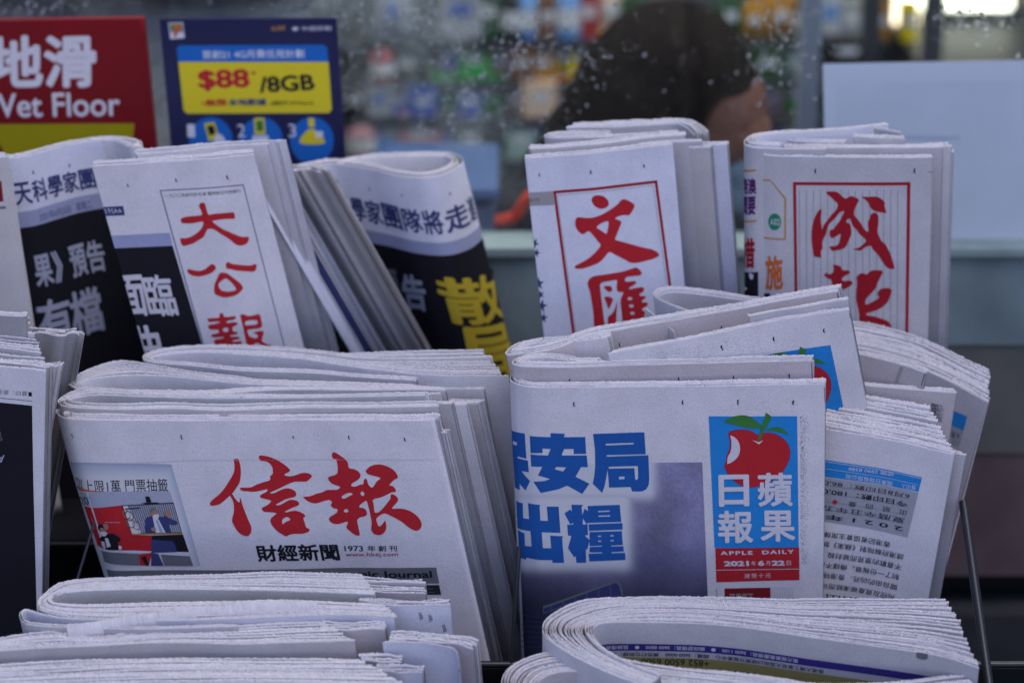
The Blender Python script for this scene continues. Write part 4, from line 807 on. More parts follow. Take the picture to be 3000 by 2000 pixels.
HL([(703,865),(835,868),(818,895),(825,985),(850,910),(890,940),(885,880),(1245,868),(1262,1060),(890,1070),(875,1085),(832,1020),(830,1088),(885,1085),(890,1205),(855,1212),(910,1265),(880,1370),(865,1360),(870,1515),(760,1515),(752,1440),(735,1455),(665,1350),(703,1215),(665,1210),(655,1090),(725,1088),(722,1070),(690,1085),(625,962),(690,918),(710,945)], [[(1003,935),(1133,932),(1133,945),(1003,950)], [(1007,988),(1138,985),(1138,998),(1007,1002)]])
HL([(895,1085),(1275,1072),(1278,1145),(900,1160)])
HL([(905,1172),(1268,1162),(1280,1318),(1148,1325),(1150,1335),(1285,1330),(1292,1390),(1152,1400),(1155,1410),(1305,1405),(1310,1485),(905,1502),(895,1415),(1050,1410),(1050,1400),(905,1400),(908,1340),(1045,1335),(1045,1325),(908,1330)], [[(1000,1213),(1035,1212),(1035,1226),(1000,1228)], [(1140,1208),(1176,1207),(1176,1221),(1140,1222)], [(1002,1268),(1038,1267),(1038,1281),(1002,1282)], [(1143,1263),(1179,1262),(1179,1275),(1143,1276)]])
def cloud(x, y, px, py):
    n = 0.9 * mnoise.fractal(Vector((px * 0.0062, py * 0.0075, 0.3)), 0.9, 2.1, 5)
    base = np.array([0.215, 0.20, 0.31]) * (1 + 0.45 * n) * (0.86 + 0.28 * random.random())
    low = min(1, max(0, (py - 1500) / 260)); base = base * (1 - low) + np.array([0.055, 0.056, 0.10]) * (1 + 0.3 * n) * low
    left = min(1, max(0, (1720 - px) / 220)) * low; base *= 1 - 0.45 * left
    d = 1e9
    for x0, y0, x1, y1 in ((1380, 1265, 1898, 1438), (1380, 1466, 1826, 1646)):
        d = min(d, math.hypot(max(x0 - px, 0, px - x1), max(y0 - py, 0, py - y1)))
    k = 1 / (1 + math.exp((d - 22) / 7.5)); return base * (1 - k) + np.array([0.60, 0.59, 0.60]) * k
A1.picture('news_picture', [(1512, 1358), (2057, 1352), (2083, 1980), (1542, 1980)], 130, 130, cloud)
bl = tr(1400, 1650, 2.613)
A1.poly('news_picture', I['gband'], [(500, 320), (1060, 125), (1085, 140), (1105, 190), (1110, 245), (700, 310), (500, 380)], smooth=False, lay=1, tr=bl)
A1.poly('news_picture', I['navy'], [(505, 335), (1055, 145), (1080, 165), (1100, 240), (700, 300), (505, 372)], smooth=False, lay=2, tr=bl)
for k in range(6):
    x = 560 + k * 90; A1.poly('news_picture', I['gband'], [(x, 318 - k * 31), (x + 5, 318 - k * 31), (x + 10, 350 - k * 20), (x + 5, 350 - k * 20)], smooth=False, lay=3, tr=bl)
for k in range(7): A1.poly('news_picture', I['navy'], [(345, 372 + k * 42), (430, 400 + k * 38), (500, 402 + k * 38), (500, 408 + k * 38), (430, 406 + k * 38), (345, 378 + k * 42)], smooth=False, lay=2, tr=bl)
emblem(A1, lambda x, y: (2060 + x / 5.0567, 1190 + y / 5.0567))
for s_, q in (('日', (2104, 1388, 2193, 1481)), ('蘋', (2218, 1383, 2321, 1481)), ('報', (2102, 1493, 2205, 1588)), ('果', (2226, 1493, 2328, 1584))):
    A1.text('masthead', I['white'], s_, (q[0], q[1]), (q[2], q[1] - 1), (q[0] + 2, q[3]), bold=0.022, lay=6)
A1.poly('date_box', I['red'], [(2095, 1603), (2341, 1601), (2342, 1697), (2098, 1703)], smooth=False)
A1.text('date_box', I['white'], 'APPLE', (2110, 1612), (2204, 1611), (2111, 1623), bold=0.03, lay=2, sp=1.25); A1.text('date_box', I['white'], 'DAILY', (2232, 1610), (2325, 1608), (2233, 1621), bold=0.03, lay=2, sp=1.25)
for s_, x0, x1, bd, dy in (('2021', 2120, 2193, 0.045, 0), ('年', 2200, 2214, 0.0, 1), ('6', 2220, 2238, 0.045, 0), ('月', 2243, 2255, 0.0, 1), ('22', 2260, 2298, 0.045, 0), ('日', 2304, 2316, 0.0, 1)):
    A1.text('date_box', I['white'], s_, (x0, 1641 + dy - (x0 - 2120) * .01), (x1, 1641 + dy - (x1 - 2120) * .01), (x0 + 1, 1656 - dy - (x0 - 2120) * .01), bold=bd, lay=2)
A1.poly('date_box', I['white'], [(2098, 1666.5), (2341, 1663.5), (2341, 1665), (2098, 1668)], smooth=False, lay=2)
A1.text('date_box', I['white'], '港幣十元', (2180, 1678), (2258, 1676), (2180, 1692), lay=2, sp=1.3)
A1.poly('lower_box', I['maroon'], [(2122, 1721), (2257, 1719), (2259, 1900), (2126, 1900)], smooth=False); A1.text('lower_box', I['stripe'], '蘋果樹下', (2136, 1736), (2206, 1735), (2137, 1760), bold=0.01, lay=2)
for i_ in range(9):
    for j_ in range(7): x, y = 2262 + i_ * 7.5, 1721 + j_ * 6.6; A1.poly('lower_box', I['lav2'], [(x - 2, y), (x, y - 2), (x + 2, y), (x, y + 2)], smooth=False)
A1.poly('lower_box', I['greyt'], [(2098.5, 1721), (2100, 1721), (2100, 1800), (2098.5, 1800)], smooth=False)
A1.smudge('ink_smudge', [(2343, 1215), (2372, 1215), (2372, 1650), (2346, 1650)], 900, I['greyt'], (0.00010, 0.00036))
A1.smudge('ink_smudge', [(1520, 1140), (2410, 1130), (2410, 1720), (1540, 1720)], 1500, I['stripe'], (0.00010, 0.00024))
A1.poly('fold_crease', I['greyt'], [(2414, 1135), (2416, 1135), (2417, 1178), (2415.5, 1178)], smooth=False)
p.done()
p = paper('second apple pile newspaper, blank pinkish band and small round fold above the front one', (1821, 1068, 2.014), 'mid', 4, 2.4, 0, GA)
A2 = p.page([(1760, 1052), (1700, 1050), (1668, 1044), (1630, 1038), (1591, 1036), (1545, 1040), (1515, 1049), (1501, 1059), (1503, 1066), (1534, 1072), (1668, 1074), (1821, 1068), (2050, 1062), (2200, 1058), (2386, 1054)], PK, wave=0.0003)
p.bundle([(1760, 1053), (1700, 1052), (1668, 1046), (1630, 1041), (1591, 1039), (1548, 1043), (1520, 1051), (1508, 1059), (1510, 1064), (1536, 1069), (1668, 1071), (1821, 1065), (2050, 1059), (2200, 1055), (2385, 1052)], 5, 0.0011, [PW, PK, PW], ends=(0.004, 0.0006), start=1)
A2.pinholes([(1670, 1114), (1989, 1108), (2150, 1104), (2313, 1101)]); A2.smudge('ink_smudge', [(1520, 1080), (2380, 1065), (2380, 1120), (1520, 1130)], 500, I['stripe'], (0.0001, 0.0003))
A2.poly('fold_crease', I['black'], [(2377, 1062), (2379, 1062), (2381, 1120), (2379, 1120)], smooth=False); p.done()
p = paper('tilted third apple pile newspaper with part of the apple emblem showing at its right', (2266, 940, 2.040), 'mid', 4, 13, 8, GA)
A3 = p.page([(1780, 1036), (1821, 1028), (1974, 1000), (2100, 975), (2266, 940), (2390, 919), (2488, 906)], PW, wave=0.0005, smooth=True)
p.bundle([(1790, 1034), (1821, 1025), (1974, 998), (2100, 973), (2266, 938), (2390, 917), (2488, 904)], 4, 0.001, [PG, PW], ends=(0.002, 0.0006), start=1)
p.bundle([(2200, 951), (2513, 900)], 3, 0.0015, [PW, PG], ends=(0, 0.001), stair=(0, 0.001), start=5, dz=0.006)
ca, sa = math.cos(R(-9.5)), math.sin(R(-9.5))
def T3(x, y):
    dx, dy = (x - 930) / 5.2, (y - 85) / 5.2; return 2343 + dx * ca - dy * sa * 1.0 + dy * 0.03, 1014 + dx * sa + dy * ca
emblem(A3, T3); A3.pinholes([(2115, 1018), (2267, 993), (2414, 968)], 1.2); A3.smudge('ink_smudge', [(1900, 1040), (2470, 920), (2500, 1010), (1950, 1060)], 700, I['stripe'], (0.0001, 0.0003))
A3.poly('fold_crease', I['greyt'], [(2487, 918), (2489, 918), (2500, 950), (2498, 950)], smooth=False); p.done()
p = paper('tilted rear apple pile newspaper with blank grey band and open loop at its left', (2266, 884, 2.078), 'mid', 4, 13, 8, GA)
A4 = p.page([(1790, 974), (1740, 981), (1668, 987), (1591, 989), (1534, 999), (1499, 1014), (1481, 1034), (1486, 1039), (1530, 1035), (1572, 1030), (1637, 1015), (1744, 978), (2012, 929), (2200, 897), (2266, 883), (2400, 860), (2456, 851)], PK, wave=0.0004)
p.bundle([(1790, 973), (1744, 979), (1668, 988), (1594, 991), (1538, 1001), (1504, 1016), (1488, 1031), (1494, 1035), (1530, 1031), (1572, 1025), (1637, 1010), (1744, 974), (2012, 925), (2200, 893), (2266, 879), (2400, 856), (2456, 847)], 5, 0.0018, [PW, PG, PW], ends=(0.004, 0.0006), stair=(0, -0.0009), start=1)
A4.pinholes([(1816, 1010), (2115, 958), (2251, 929), (2403, 900)]); A4.smudge('ink_smudge', [(1600, 1030), (2450, 860), (2460, 920), (1700, 1050)], 500, I['stripe'], (0.0001, 0.0003))
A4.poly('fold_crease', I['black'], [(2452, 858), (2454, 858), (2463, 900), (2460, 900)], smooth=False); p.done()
p = paper('rearmost apple pile newspaper seen as a pale loop between the two upper right mastheads', (1974, 905, 2.110), 'mid', 4, 8, -6, GA)
p.bundle([(2230, 878), (2120, 862), (2050, 852), (1974, 845), (1936, 849), (1914, 862), (1913, 870), (1936, 885), (1974, 902), (2040, 924), (2140, 950)], 4, 0.001, [PW, PG], ends=(0.002, 0.002))
p.bundle([(1985, 975), (1936, 938), (1905, 912), (1890, 899)], 2, 0.001, [PW], dz=0.0); p.done()
# right of the pile: copies turned upside down
p = paper('upside down newspaper right of the apple front page with a blue strip and printed columns', (2600, 1286, 2.025), 'mid', 4, -5, -7, GA)
A6 = p.page([(2385, 1246), (2423, 1256), (2598, 1285), (2700, 1308), (2797, 1331)], PW, wave=0.0005)
p.morph([(2385, 1205), (2515, 1228), (2712, 1262)], [(2385, 1243), (2600, 1283), (2795, 1328)], 22, [PG, PW, PK, PG], ends=(0, 0.0014), dz=(0.0245, 0.0), jit=0.5, t=0.0009, amp=0.0011)
p.bundle([(2560, 1266), (2700, 1292), (2848, 1326)], 3, 0.003, [PW, PG], ends=(0, 0.001), stair=(0, 0.004), start=1, dz=-0.006)
A6.poly('blue_strip', I['cyan'], [(2380, 1337), (2421, 1346), (2702, 1397), (2691, 1439), (2421, 1395), (2380, 1388)], smooth=False)
A6.poly('blue_strip', I['white'], [(2380, 1341), (2421, 1350), (2702, 1400), (2702, 1401.5), (2421, 1351.5), (2380, 1342.5)], smooth=False, lay=2); A6.poly('blue_strip', I['white'], [(2421, 1371), (2690, 1418), (2690, 1419), (2421, 1372)], smooth=False, lay=2)
A6.poly('grey_table', I['greybox'], [(2380, 1390), (2421, 1397), (2691, 1441), (2659, 1573), (2421, 1527), (2380, 1518)], smooth=False)
def UD(part, m, body, x0, y0, x1, y1, hgt, bold=0.0, lay=3):
    """one upside-down line: from right end (x0,y0, reading start) to left end (x1,y1)"""
    ax, ay = x1 - x0, y1 - y0; L = math.hypot(ax, ay); A6.text(part, m, body, (x0, y0 + hgt), (x1, y1 + hgt), (x0 + hgt * 0.17, y0), bold=bold, lay=lay)
UD('blue_strip', I['white'], '總機 2990 8388', 2618, 1382, 2485, 1366, 12); UD('blue_strip', I['white'], '督印人', 2682, 1421, 2640, 1414, 13); UD('blue_strip', I['white'], '蘋果日報有限公司', 2614, 1409, 2478, 1386, 13)
UD('grey_table', I['black'], '6月8日印數：86,000', 2664, 1445, 2380, 1398, 15); UD('grey_table', I['black'], '今日印數：180,000', 2658, 1468, 2375, 1421, 17, 0.012); UD('grey_table', I['black'], '出　紙　四　疊', 2655, 1494, 2485, 1466, 15)
UD('grey_table', I['black'], '夏曆辛丑年五月', 2650, 1517, 2370, 1470, 16); UD('grey_table', I['black'], '2 0 2 1 年 6', 2644, 1541, 2372, 1496, 16, 0.012)
A6.poly('grey_table', I['red'], [(2437, 1469), (2446, 1460), (2455, 1468), (2446, 1477)], smooth=False, lay=3)
for k in range(4): A6.poly('grey_table', I['greyt'], [(2421, 1418.5 + k * 24), (2665 - k * 5, 1459 + k * 24), (2665 - k * 5, 1460 + k * 24), (2421, 1419.5 + k * 24)], smooth=False, lay=3)
for k, s_ in enumerate(('香港記者協會主席陳', '請港府解除對《蘋果》禁令', '不喜歡的意見而被封殺', '制了一份報章。傳媒不能', '聞自由的凶兆．香港特別', '拘控及資產被凍結而可能', '　　　　　聲明指出')):
    x0 = 2607 if k == 0 else 2646 - (k - 1) * 6.5; n_ = len(s_)
    y0 = 1592 + k * 29.5 + (0 if k else -6); x1 = x0 - 21.6 * n_ if k else 2412; UD('article', I['black'], s_, x0, y0, x1, y0 + (x1 - x0) * 0.165, 17, 0.004)
p.done()
p = paper('pinkish folded section lying between the apple front page and the blue striped upside down page', (2600, 1136, 2.070), 'mid', 4, -4, -5, GA)
q = p.page([(2300, 1104), (2423, 1118), (2515, 1126), (2660, 1138), (2803, 1149)], PK, wave=0.0003); q.smudge('ink_smudge', [(2430, 1125), (2790, 1150), (2780, 1180), (2430, 1150)], 400, I['stripe'], (0.0001, 0.0003))
p.bundle([(2300, 1101), (2423, 1115), (2515, 1123), (2660, 1135), (2801, 1145)], 4, 0.0011, [PW, PG], ends=(0, 0.001), start=1)
q.smudge('ink_smudge', [(2728, 1180), (2768, 1188), (2768, 1240), (2728, 1225)], 500, I['greyt'], (0.0002, 0.0005)); p.done()
p = paper('small folded section with a pink streak peeping out behind the tilted apple emblem page', (2640, 1066, 2.085), 'mid', 4, -6, -7, GA)
q = p.page([(2480, 1030), (2540, 1041), (2640, 1066), (2714, 1091)], PK, wave=0.0003); p.bundle([(2480, 1027), (2540, 1038), (2640, 1063), (2716, 1088)], 3, 0.001, [PW, PG], ends=(0, 0.0006), start=1)
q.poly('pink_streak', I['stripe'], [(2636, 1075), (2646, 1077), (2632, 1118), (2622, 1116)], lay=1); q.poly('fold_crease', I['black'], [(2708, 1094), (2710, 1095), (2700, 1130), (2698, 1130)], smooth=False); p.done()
p = paper('wide grey newspaper leaning out at the far right of the apple pile', (2805, 1140, 2.120), 'mid', 4, -9, -12, GA)
A7 = p.page([(2480, 1030), (2560, 1042), (2680, 1073), (2722, 1088), (2805, 1128), (2896, 1178)], PG, wave=0.0012)
p.morph([(2480, 985), (2523, 988), (2680, 1030), (2805, 1090), (2886, 1127)], [(2480, 1028), (2560, 1040), (2680, 1071), (2805, 1126), (2895, 1175)], 16, [PK, PG, PW, PK], ends=(0, 0.001), dz=(0.0135, 0.0), jit=0.35, t=0.0009, amp=0.0011)
A7.poly('blue_strip', I['cyan'], [(2790, 1200), (2835, 1219), (2825, 1260), (2790, 1245)], smooth=False); A7.poly('grey_table', I['greybox'], [(2790, 1246), (2825, 1261), (2812, 1310), (2790, 1300)], smooth=False)
A7.text('grey_table', I['black'], '6 月', (2812, 1285), (2790, 1276), (2814, 1268), lay=2); p.done()

# ------------------------------------------------------------------ top tier, left: black front pages
p = paper('newspaper with three red brush characters down a framed white column beside a black front page', (500, 476, 2.2), 'back', 3, 11.5, 3.2)
T1 = p.page([(268, 486), (357, 481), (470, 474), (580, 467), (680, 458), (746, 452)], PW, wave=0.0007)
p.bundle([(268, 484), (357, 479), (470, 472), (580, 465), (680, 456), (745, 450)], 7, 0.0013, [PG, PW, PG], ends=(0.0006, 0.0006), start=1)
p.bundle([(395, 462), (500, 452), (640, 438), (752, 432)], 6, 0.0016, [PW, PC, PW], ends=(0.002, 0.001), stair=(0, -0.0036), start=3, dz=0.002)
T1.poly('front_page_block', I['lav'], [(300, 691), (498, 681), (506, 719), (321, 727), (308, 729)], smooth=False)
T1.poly('front_page_block', I['black'], [(300, 729), (321, 727), (506, 719), (594, 1012), (660, 1240), (420, 1240), (380, 1060)], smooth=False)
T1.poly('front_page_block', I['navy'], [(285, 607), (361, 603), (366, 630), (290, 633)], smooth=False); T1.text('front_page_block', I['white'], '日刊A4', (296, 611), (352, 608), (302, 627), lay=2)
for q in ([(469, 557), (712, 540), (712, 542.5), (469, 559.5)], [(468, 557), (471, 557), (651, 1200), (648, 1200)], [(711, 540), (713.5, 540), (882, 1200), (879.5, 1200)]): T1.poly('column_frame', I['navy'], q, smooth=False)
T1.text('column_frame', I['black'], '一九〇二年創刊於天津 獲特許在內地發行', (481, 568), (704, 553), (484, 579))
T1.text('headline', I['white'], '面', (334, 808), (414, 803), (358, 928), bold=0.020, lay=2); T1.text('headline', I['white'], '臨', (410, 806), (496, 802), (440, 927), bold=0.016, lay=2)
T1.text('headline', I['white'], '曲', (370, 956), (458, 950), (400, 1075), bold=0.022, lay=2)
g = tr(500, 570, 7.839); T1.poly('masthead', I['red'], [(655,240),(680,195),(730,178),(780,190),(805,240),(865,440),(1000,430),(1200,415),(1380,400),(1430,395),(1465,430),(1475,520),(1450,545),(1300,550),(1150,562),(1050,580),(960,600),(1050,680),(1180,770),(1350,850),(1520,920),(1640,960),(1790,970),(1780,1070),(1740,1120),(1640,1160),(1540,1155),(1460,1110),(1340,1010),(1180,910),(1060,830),(980,785),(900,775),(845,790),(800,890),(750,970),(640,1040),(520,1110),(400,1150),(290,1170),(255,1140),(220,1000),(330,995),(450,965),(580,890),(690,790),(740,700),(745,615),(640,625),(500,650),(350,655),(265,645),(230,590),(245,545),(300,515),(450,490),(600,475),(720,455),(700,360),(665,290)], tr=g)
g = tr(520, 750, 5.807); T1.poly('masthead', I['red'], [(165,235),(200,215),(280,235),(370,245),(450,225),(520,175),(580,130),(630,145),(655,195),(630,240),(560,290),(470,320),(380,340),(270,330),(190,290)], tr=g)
T1.poly('masthead', I['red'], [(820,140),(835,110),(870,92),(900,115),(1000,135),(1130,150),(1250,150),(1330,130),(1345,170),(1325,240),(1270,260),(1130,252),(1000,240),(900,215),(840,205)], tr=g)
T1.poly('masthead', I['red'], [(720,285),(780,275),(850,290),(950,365),(1060,450),(1110,520),(1110,555),(1050,620),(970,670),(880,690),(800,700),(700,670),(640,640),(625,580),(630,480),(670,380)], [[(820,375),(880,410),(950,480),(995,550),(985,575),(900,595),(810,595),(740,570),(700,500),(715,450),(760,410)]], tr=g)
T1.poly('masthead', I['red'], [(510,1060),(600,1050),(710,1035),(715,985),(745,960),(785,985),(790,1025),(900,1025),(980,1015),(995,1050),(960,1075),(850,1100),(840,1130),(960,1115),(1020,1130),(1015,1165),(950,1195),(935,1240),(960,1275),(1020,1285),(1015,1320),(900,1345),(920,1365),(1040,1365),(1060,1400),(950,1425),(940,1450),(1085,1440),(1095,1480),(1085,1560),(650,1560),(640,1500),(620,1440),(640,1415),(780,1390),(780,1370),(650,1380),(590,1370),(580,1330),(700,1300),(690,1250),(560,1245),(525,1210),(530,1170),(640,1145),(730,1115),(640,1110),(540,1120),(520,1090)], [[(770,1250),(800,1215),(850,1215),(870,1245),(850,1280),(800,1280)]], tr=g)
T1.poly('masthead', I['red'], [(1070,1000),(1110,980),(1200,1010),(1300,1000),(1370,980),(1405,1000),(1430,1100),(1440,1180),(1400,1220),(1290,1235),(1200,1250),(1195,1290),(1230,1360),(1300,1385),(1345,1390),(1365,1350),(1340,1320),(1290,1300),(1370,1270),(1460,1270),(1465,1310),(1445,1380),(1440,1440),(1520,1490),(1610,1515),(1620,1560),(1480,1560),(1420,1500),(1350,1470),(1300,1500),(1290,1560),(1200,1560),(1150,1380),(1110,1180),(1075,1050)], [[(1150,1120),(1200,1090),(1330,1085),(1360,1105),(1350,1150),(1250,1165),(1160,1165)]], tr=g)
T1.pinholes([(375, 543), (516, 527), (666, 518)]); p.done()
GB = 'black front pages on the top tier'
p = paper('curved newspaper at far left, black front page with white characters under a blue headline', (200, 436, 2.282), 'back', 3, 6, 2, GB)
T0 = p.page([(-120, 470), (0, 466), (60, 460), (134, 441), (200, 424), (290, 411), (350, 411), (392, 419), (399, 428), (380, 418), (340, 404), (260, 403)], PC, wave=0.0006, fine=1.5)
p.bundle([(-120, 468), (0, 464), (60, 457), (134, 438), (200, 421), (290, 408), (350, 408), (390, 416), (394, 424), (376, 415), (340, 405), (260, 405)], 4, 0.0013, [PG, PW], ends=(0, 0.002), start=2, wob=0.25)
def TU(pg, part, m, body, a0, a1, v0, v1, bold=0.0, lay=2): pg.text(part, m, body, (a0, v0), (a1, v0), (a0, v1), bold=bold, lay=lay, uvspace=True)
u1, v1 = T0.uv(88, 529); u2, v2 = T0.uv(290, 505); du = (u2 - u1) / 4.2; vb = T0.uv(100, 600)[1]
for k, s_ in enumerate('天科學家團隊'): TU(T0, 'headline', I['navy'], s_, u1 + (k - 1) * du, u1 + (k - 1) * du + du * .93, v1 + k * .0005, vb - .002, 0.02)
vg = T0.uv(66, 622)[1]; vk = T0.uv(72, 668)[1]
T0.poly('front_page_block', I['lav'], [(0, vg), (T0.U, vg - .004), (T0.U, vk - .004), (0, vk)], smooth=False, uvspace=True); T0.poly('front_page_block', I['black'], [(0, vk), (T0.U, vk - .004), (T0.U, T0.h), (0, T0.h)], smooth=False, uvspace=True)
TU(T0, 'front_page_block', I['navy'], '2021年6月22日　星期二', u1 + .002, u1 + .06, vg + .004, vk - .004)
u3, v3 = T0.uv(92, 750); vv = T0.uv(115, 842)[1]
for k, s_ in enumerate('果》預告'): TU(T0, 'headline', I['lav2'], s_, u3 + k * du * 1.12, u3 + k * du * 1.12 + du * (1.05 if s_ != '》' else .6), v3, vv, 0.022)
v5 = T0.uv(120, 880)[1]
for k, s_ in enumerate('有檔'): TU(T0, 'headline', I['lav2'], s_, u3 + k * du * 2.0 - .006, u3 + k * du * 2.0 + du * 1.7, v5, v5 + (vv - v3) * 1.45, 0.022)
T0.pinholes([(97, 504), (203, 484)]); p.done()
p = paper('plain grey edge of a folded newspaper at the far left end of the top tier', (20, 458, 2.212), 'back', 3, 3.6, 0)
q = p.page([(-350, 470), (-130, 466), (-25, 462), (8, 459), (24, 455), (8, 448), (-40, 449)], PM, wave=0.0004); p.bundle([(-350, 466), (-20, 459), (8, 456), (18, 454)], 4, 0.0012, [PG, PW], start=1)
q.poly('headline', I['maroon'], [(-60, 533), (4, 530), (10, 590), (-60, 592)], smooth=False); q.poly('headline', I['greyt'], [(-60, 607), (16, 603), (17, 611), (-60, 614)], smooth=False); p.done()
p = paper('steeply slanted sheaf of newspaper pages seen edge on between two black front pages', (900, 492, 2.278), 'back', 3, 27, 2)
for k, (x0, y0, x1, y1, m, n_) in enumerate(((740, 540, 776, 528, PC, 2), (770, 522, 800, 520, I['navy'], 1), (772, 520, 812, 518, PG, 1), (770, 510, 830, 508, PC, 2), (780, 506, 846, 504, I['greyt'], 2), (790, 498, 872, 497, PD, 3), (840, 492, 905, 495, PM, 4), (880, 488, 936, 502, PG, 3), (900, 486, 960, 499, PM, 5))):
    p.bundle([(x0 + 2, y0), (x1 - 4, y1), (x1, y1)], n_, 0.0013, m, ends=(0, 0.001), stair=(0, -0.0007), start=0)
p.bundle([(800, 485), (845, 472)], 4, 0.0013, [PM, PG], ends=(0, 0.002)); p.done()
p = paper('open looped newspaper with blue headline over a black page and big yellow characters', (1154, 513, 2.315), 'back', 3, 13, 0.5, GB)
T3_ = p.page([(700, 545), (780, 525), (860, 500), (891, 492), (963, 481), (1011, 484), (1083, 496), (1154, 513), (1226, 521), (1274, 517), (1317, 503), (1348, 483), (1357, 469), (1343, 455), (1312, 446), (1226, 445), (1107, 450), (1040, 459), (980, 470)], PC, wave=0.0004, fine=2)
p.bundle([(700, 540), (780, 520), (862, 494), (893, 485), (963, 473), (1011, 476), (1083, 488), (1154, 505), (1226, 513), (1272, 509), (1312, 496), (1338, 479), (1344, 469), (1332, 458), (1308, 450), (1226, 449), (1107, 454), (1040, 463), (980, 474)], 5, 0.0017, [PM, PW, PG], ends=(0.0, 0.002), start=0)
v0 = T3_.uv(1178, 610)[1]; v1_ = T3_.uv(1178, 672)[1]
xs = [(985, 1040), (1037, 1078), (1078, 1125), (1125, 1176), (1178, 1235), (1235, 1296), (1298, 1375)]
us = [(T3_.uv(a, 640)[0], T3_.uv(b_, 640)[0]) for a, b_ in xs]; us.append((us[-1][1] + .001, us[-1][1] + .019))
for s_, (a_, b_) in zip('科學家團隊將走進', us): TU(T3_, 'headline', I['navy'], s_, a_ + .0008, b_ - .0006, v0 - .001, v1_ + .001, 0.02)
vg = T3_.uv(1226, 706)[1]; vk = T3_.uv(1226, 742)[1]
T3_.poly('front_page_block', I['lav'], [(0, vg), (us[-1][1] + .012, vg), (us[-1][1] + .012, vk), (0, vk)], smooth=False, uvspace=True); T3_.poly('front_page_block', I['black'], [(0, vk), (us[-1][1] + .012, vk), (us[-1][1] + .012, T3_.h), (0, T3_.h)], smooth=False, uvspace=True)
T3_.text('headline', I['lav2'], '告', (1172, 800), (1240, 806), (1190, 905), bold=0.03, lay=2); T3_.text('headline', I['greyt'], '預', (1096, 780), (1162, 790), (1118, 885), bold=0.03, lay=2)
T3_.text('headline', I['yellow'], '散', (1268, 800), (1440, 792), (1308, 940), bold=0.020, lay=2); T3_.text('headline', I['yellow'], '局', (1322, 948), (1478, 940), (1356, 1100), bold=0.026, lay=2)
T3_.pinholes([(989, 534), (1084, 553), (1178, 572), (1318, 568)]); p.done()

# ------------------------------------------------------------------ top tier, right: two framed red mastheads
p = paper('newspaper pile fronted by a red brush masthead inside a double red line frame on white', (1750, 448, 2.2), 'back', 3, 6, 4.2)
Wp = p.page([(1537, 465), (1634, 457), (1723, 450), (1813, 440), (1900, 430), (1972, 422)], PC, wave=0.0006)
p.bundle([(1538, 462), (1634, 454), (1723, 447), (1813, 437), (1900, 427), (1970, 419)], 4, 0.0014, [PW, PG], ends=(0.0008, 0.0006), start=1)
p.bundle([(1549, 438), (1650, 431), (1768, 421), (1902, 405), (2010, 397)], 6, 0.0016, [PG, PM, PG], ends=(0.002, 0.001), stair=(0.0, -0.0002), dz=0.0005)
p.bundle([(1770, 415), (1902, 406), (2056, 400)], 3, 0.0016, [PG, PW], ends=(0, 0.001), dz=-0.004); p.bundle([(1800, 408), (2082, 400)], 4, 0.0018, [PM, PG], ends=(0, 0.002), dz=-0.010, stair=(0, -0.002))
p.bundle([(1600, 405), (1700, 406), (1900, 398), (2132, 396)], 4, 0.0018, [PC, PW], ends=(0.003, 0.001), dz=-0.009)
p.bundle([(1800, 385), (1700, 386), (1625, 387), (1598, 393), (1600, 401), (1640, 404), (1768, 402), (1990, 388)], 4, 0.0018, [PG, PC], ends=(0.004, 0.002))
p.bundle([(1653, 376), (1760, 372), (1880, 368), (1975, 363), (2012, 372), (2036, 394)], 7, 0.0024, [PG, PC, PW], ends=(0.003, 0.001), stair=(0.001, 0))
def frame(pg, part, m, outer, inner): pg.poly(part, m, outer, [inner], smooth=False)
for q in ([(1621, 559), (1923, 528), (1925, 536), (1622, 567)], [(1620, 560), (1628, 560), (1722, 1250), (1713, 1250)], [(1917, 529), (1925, 528), (2008, 1150), (2000, 1150)]): Wp.poly('masthead', I['red2'], q, smooth=False)
for q in ([(1631, 571), (1914, 542), (1914, 543.5), (1631, 572.5)], [(1631, 571), (1632.5, 571), (1726, 1250), (1724, 1250)], [(1912, 543), (1913.5, 543), (1997, 1150), (1995, 1150)]): Wp.poly('masthead', I['stripe'], q, smooth=False)
g = tr(1660, 560, 6.532); Wp.poly('masthead', I['red'], [(475,180),(490,120),(540,85),(620,75),(710,100),(780,160),(805,220),(790,280),(730,320),(650,335),(580,310),(520,265)], tr=g)
Wp.poly('masthead', I['red'], [(180,520),(220,495),(300,500),(400,508),(500,500),(620,465),(760,395),(900,305),(980,240),(1030,180),(1080,152),(1150,165),(1230,205),(1290,250),(1300,285),(1270,350),(1220,430),(1180,460),(1100,455),(1000,475),(930,520),(990,550),(1040,575),(1045,610),(1000,720),(950,850),(930,920),(1050,960),(1250,1015),(1450,1070),(1620,1105),(1710,1145),(1765,1200),(1755,1240),(1650,1290),(1450,1345),(1290,1372),(1200,1355),(1080,1290),(930,1215),(820,1160),(760,1215),(680,1310),(600,1370),(460,1430),(300,1475),(190,1475),(148,1450),(180,1410),(300,1350),(430,1270),(540,1170),(620,1080),(645,1020),(600,960),(520,860),(430,765),(380,780),(330,815),(270,805),(210,745),(170,670),(162,600)], [[(575,690),(640,625),(720,585),(790,575),(800,620),(780,740),(760,805),(720,790),(640,735)]], tr=g)
g = tr(1700, 770, 7.126); el = lambda cx, cy, a_, b_: [(cx + a_ * math.cos(t_), cy + b_ * math.sin(t_)) for t_ in np.linspace(0, 6.28, 11)[:-1]]
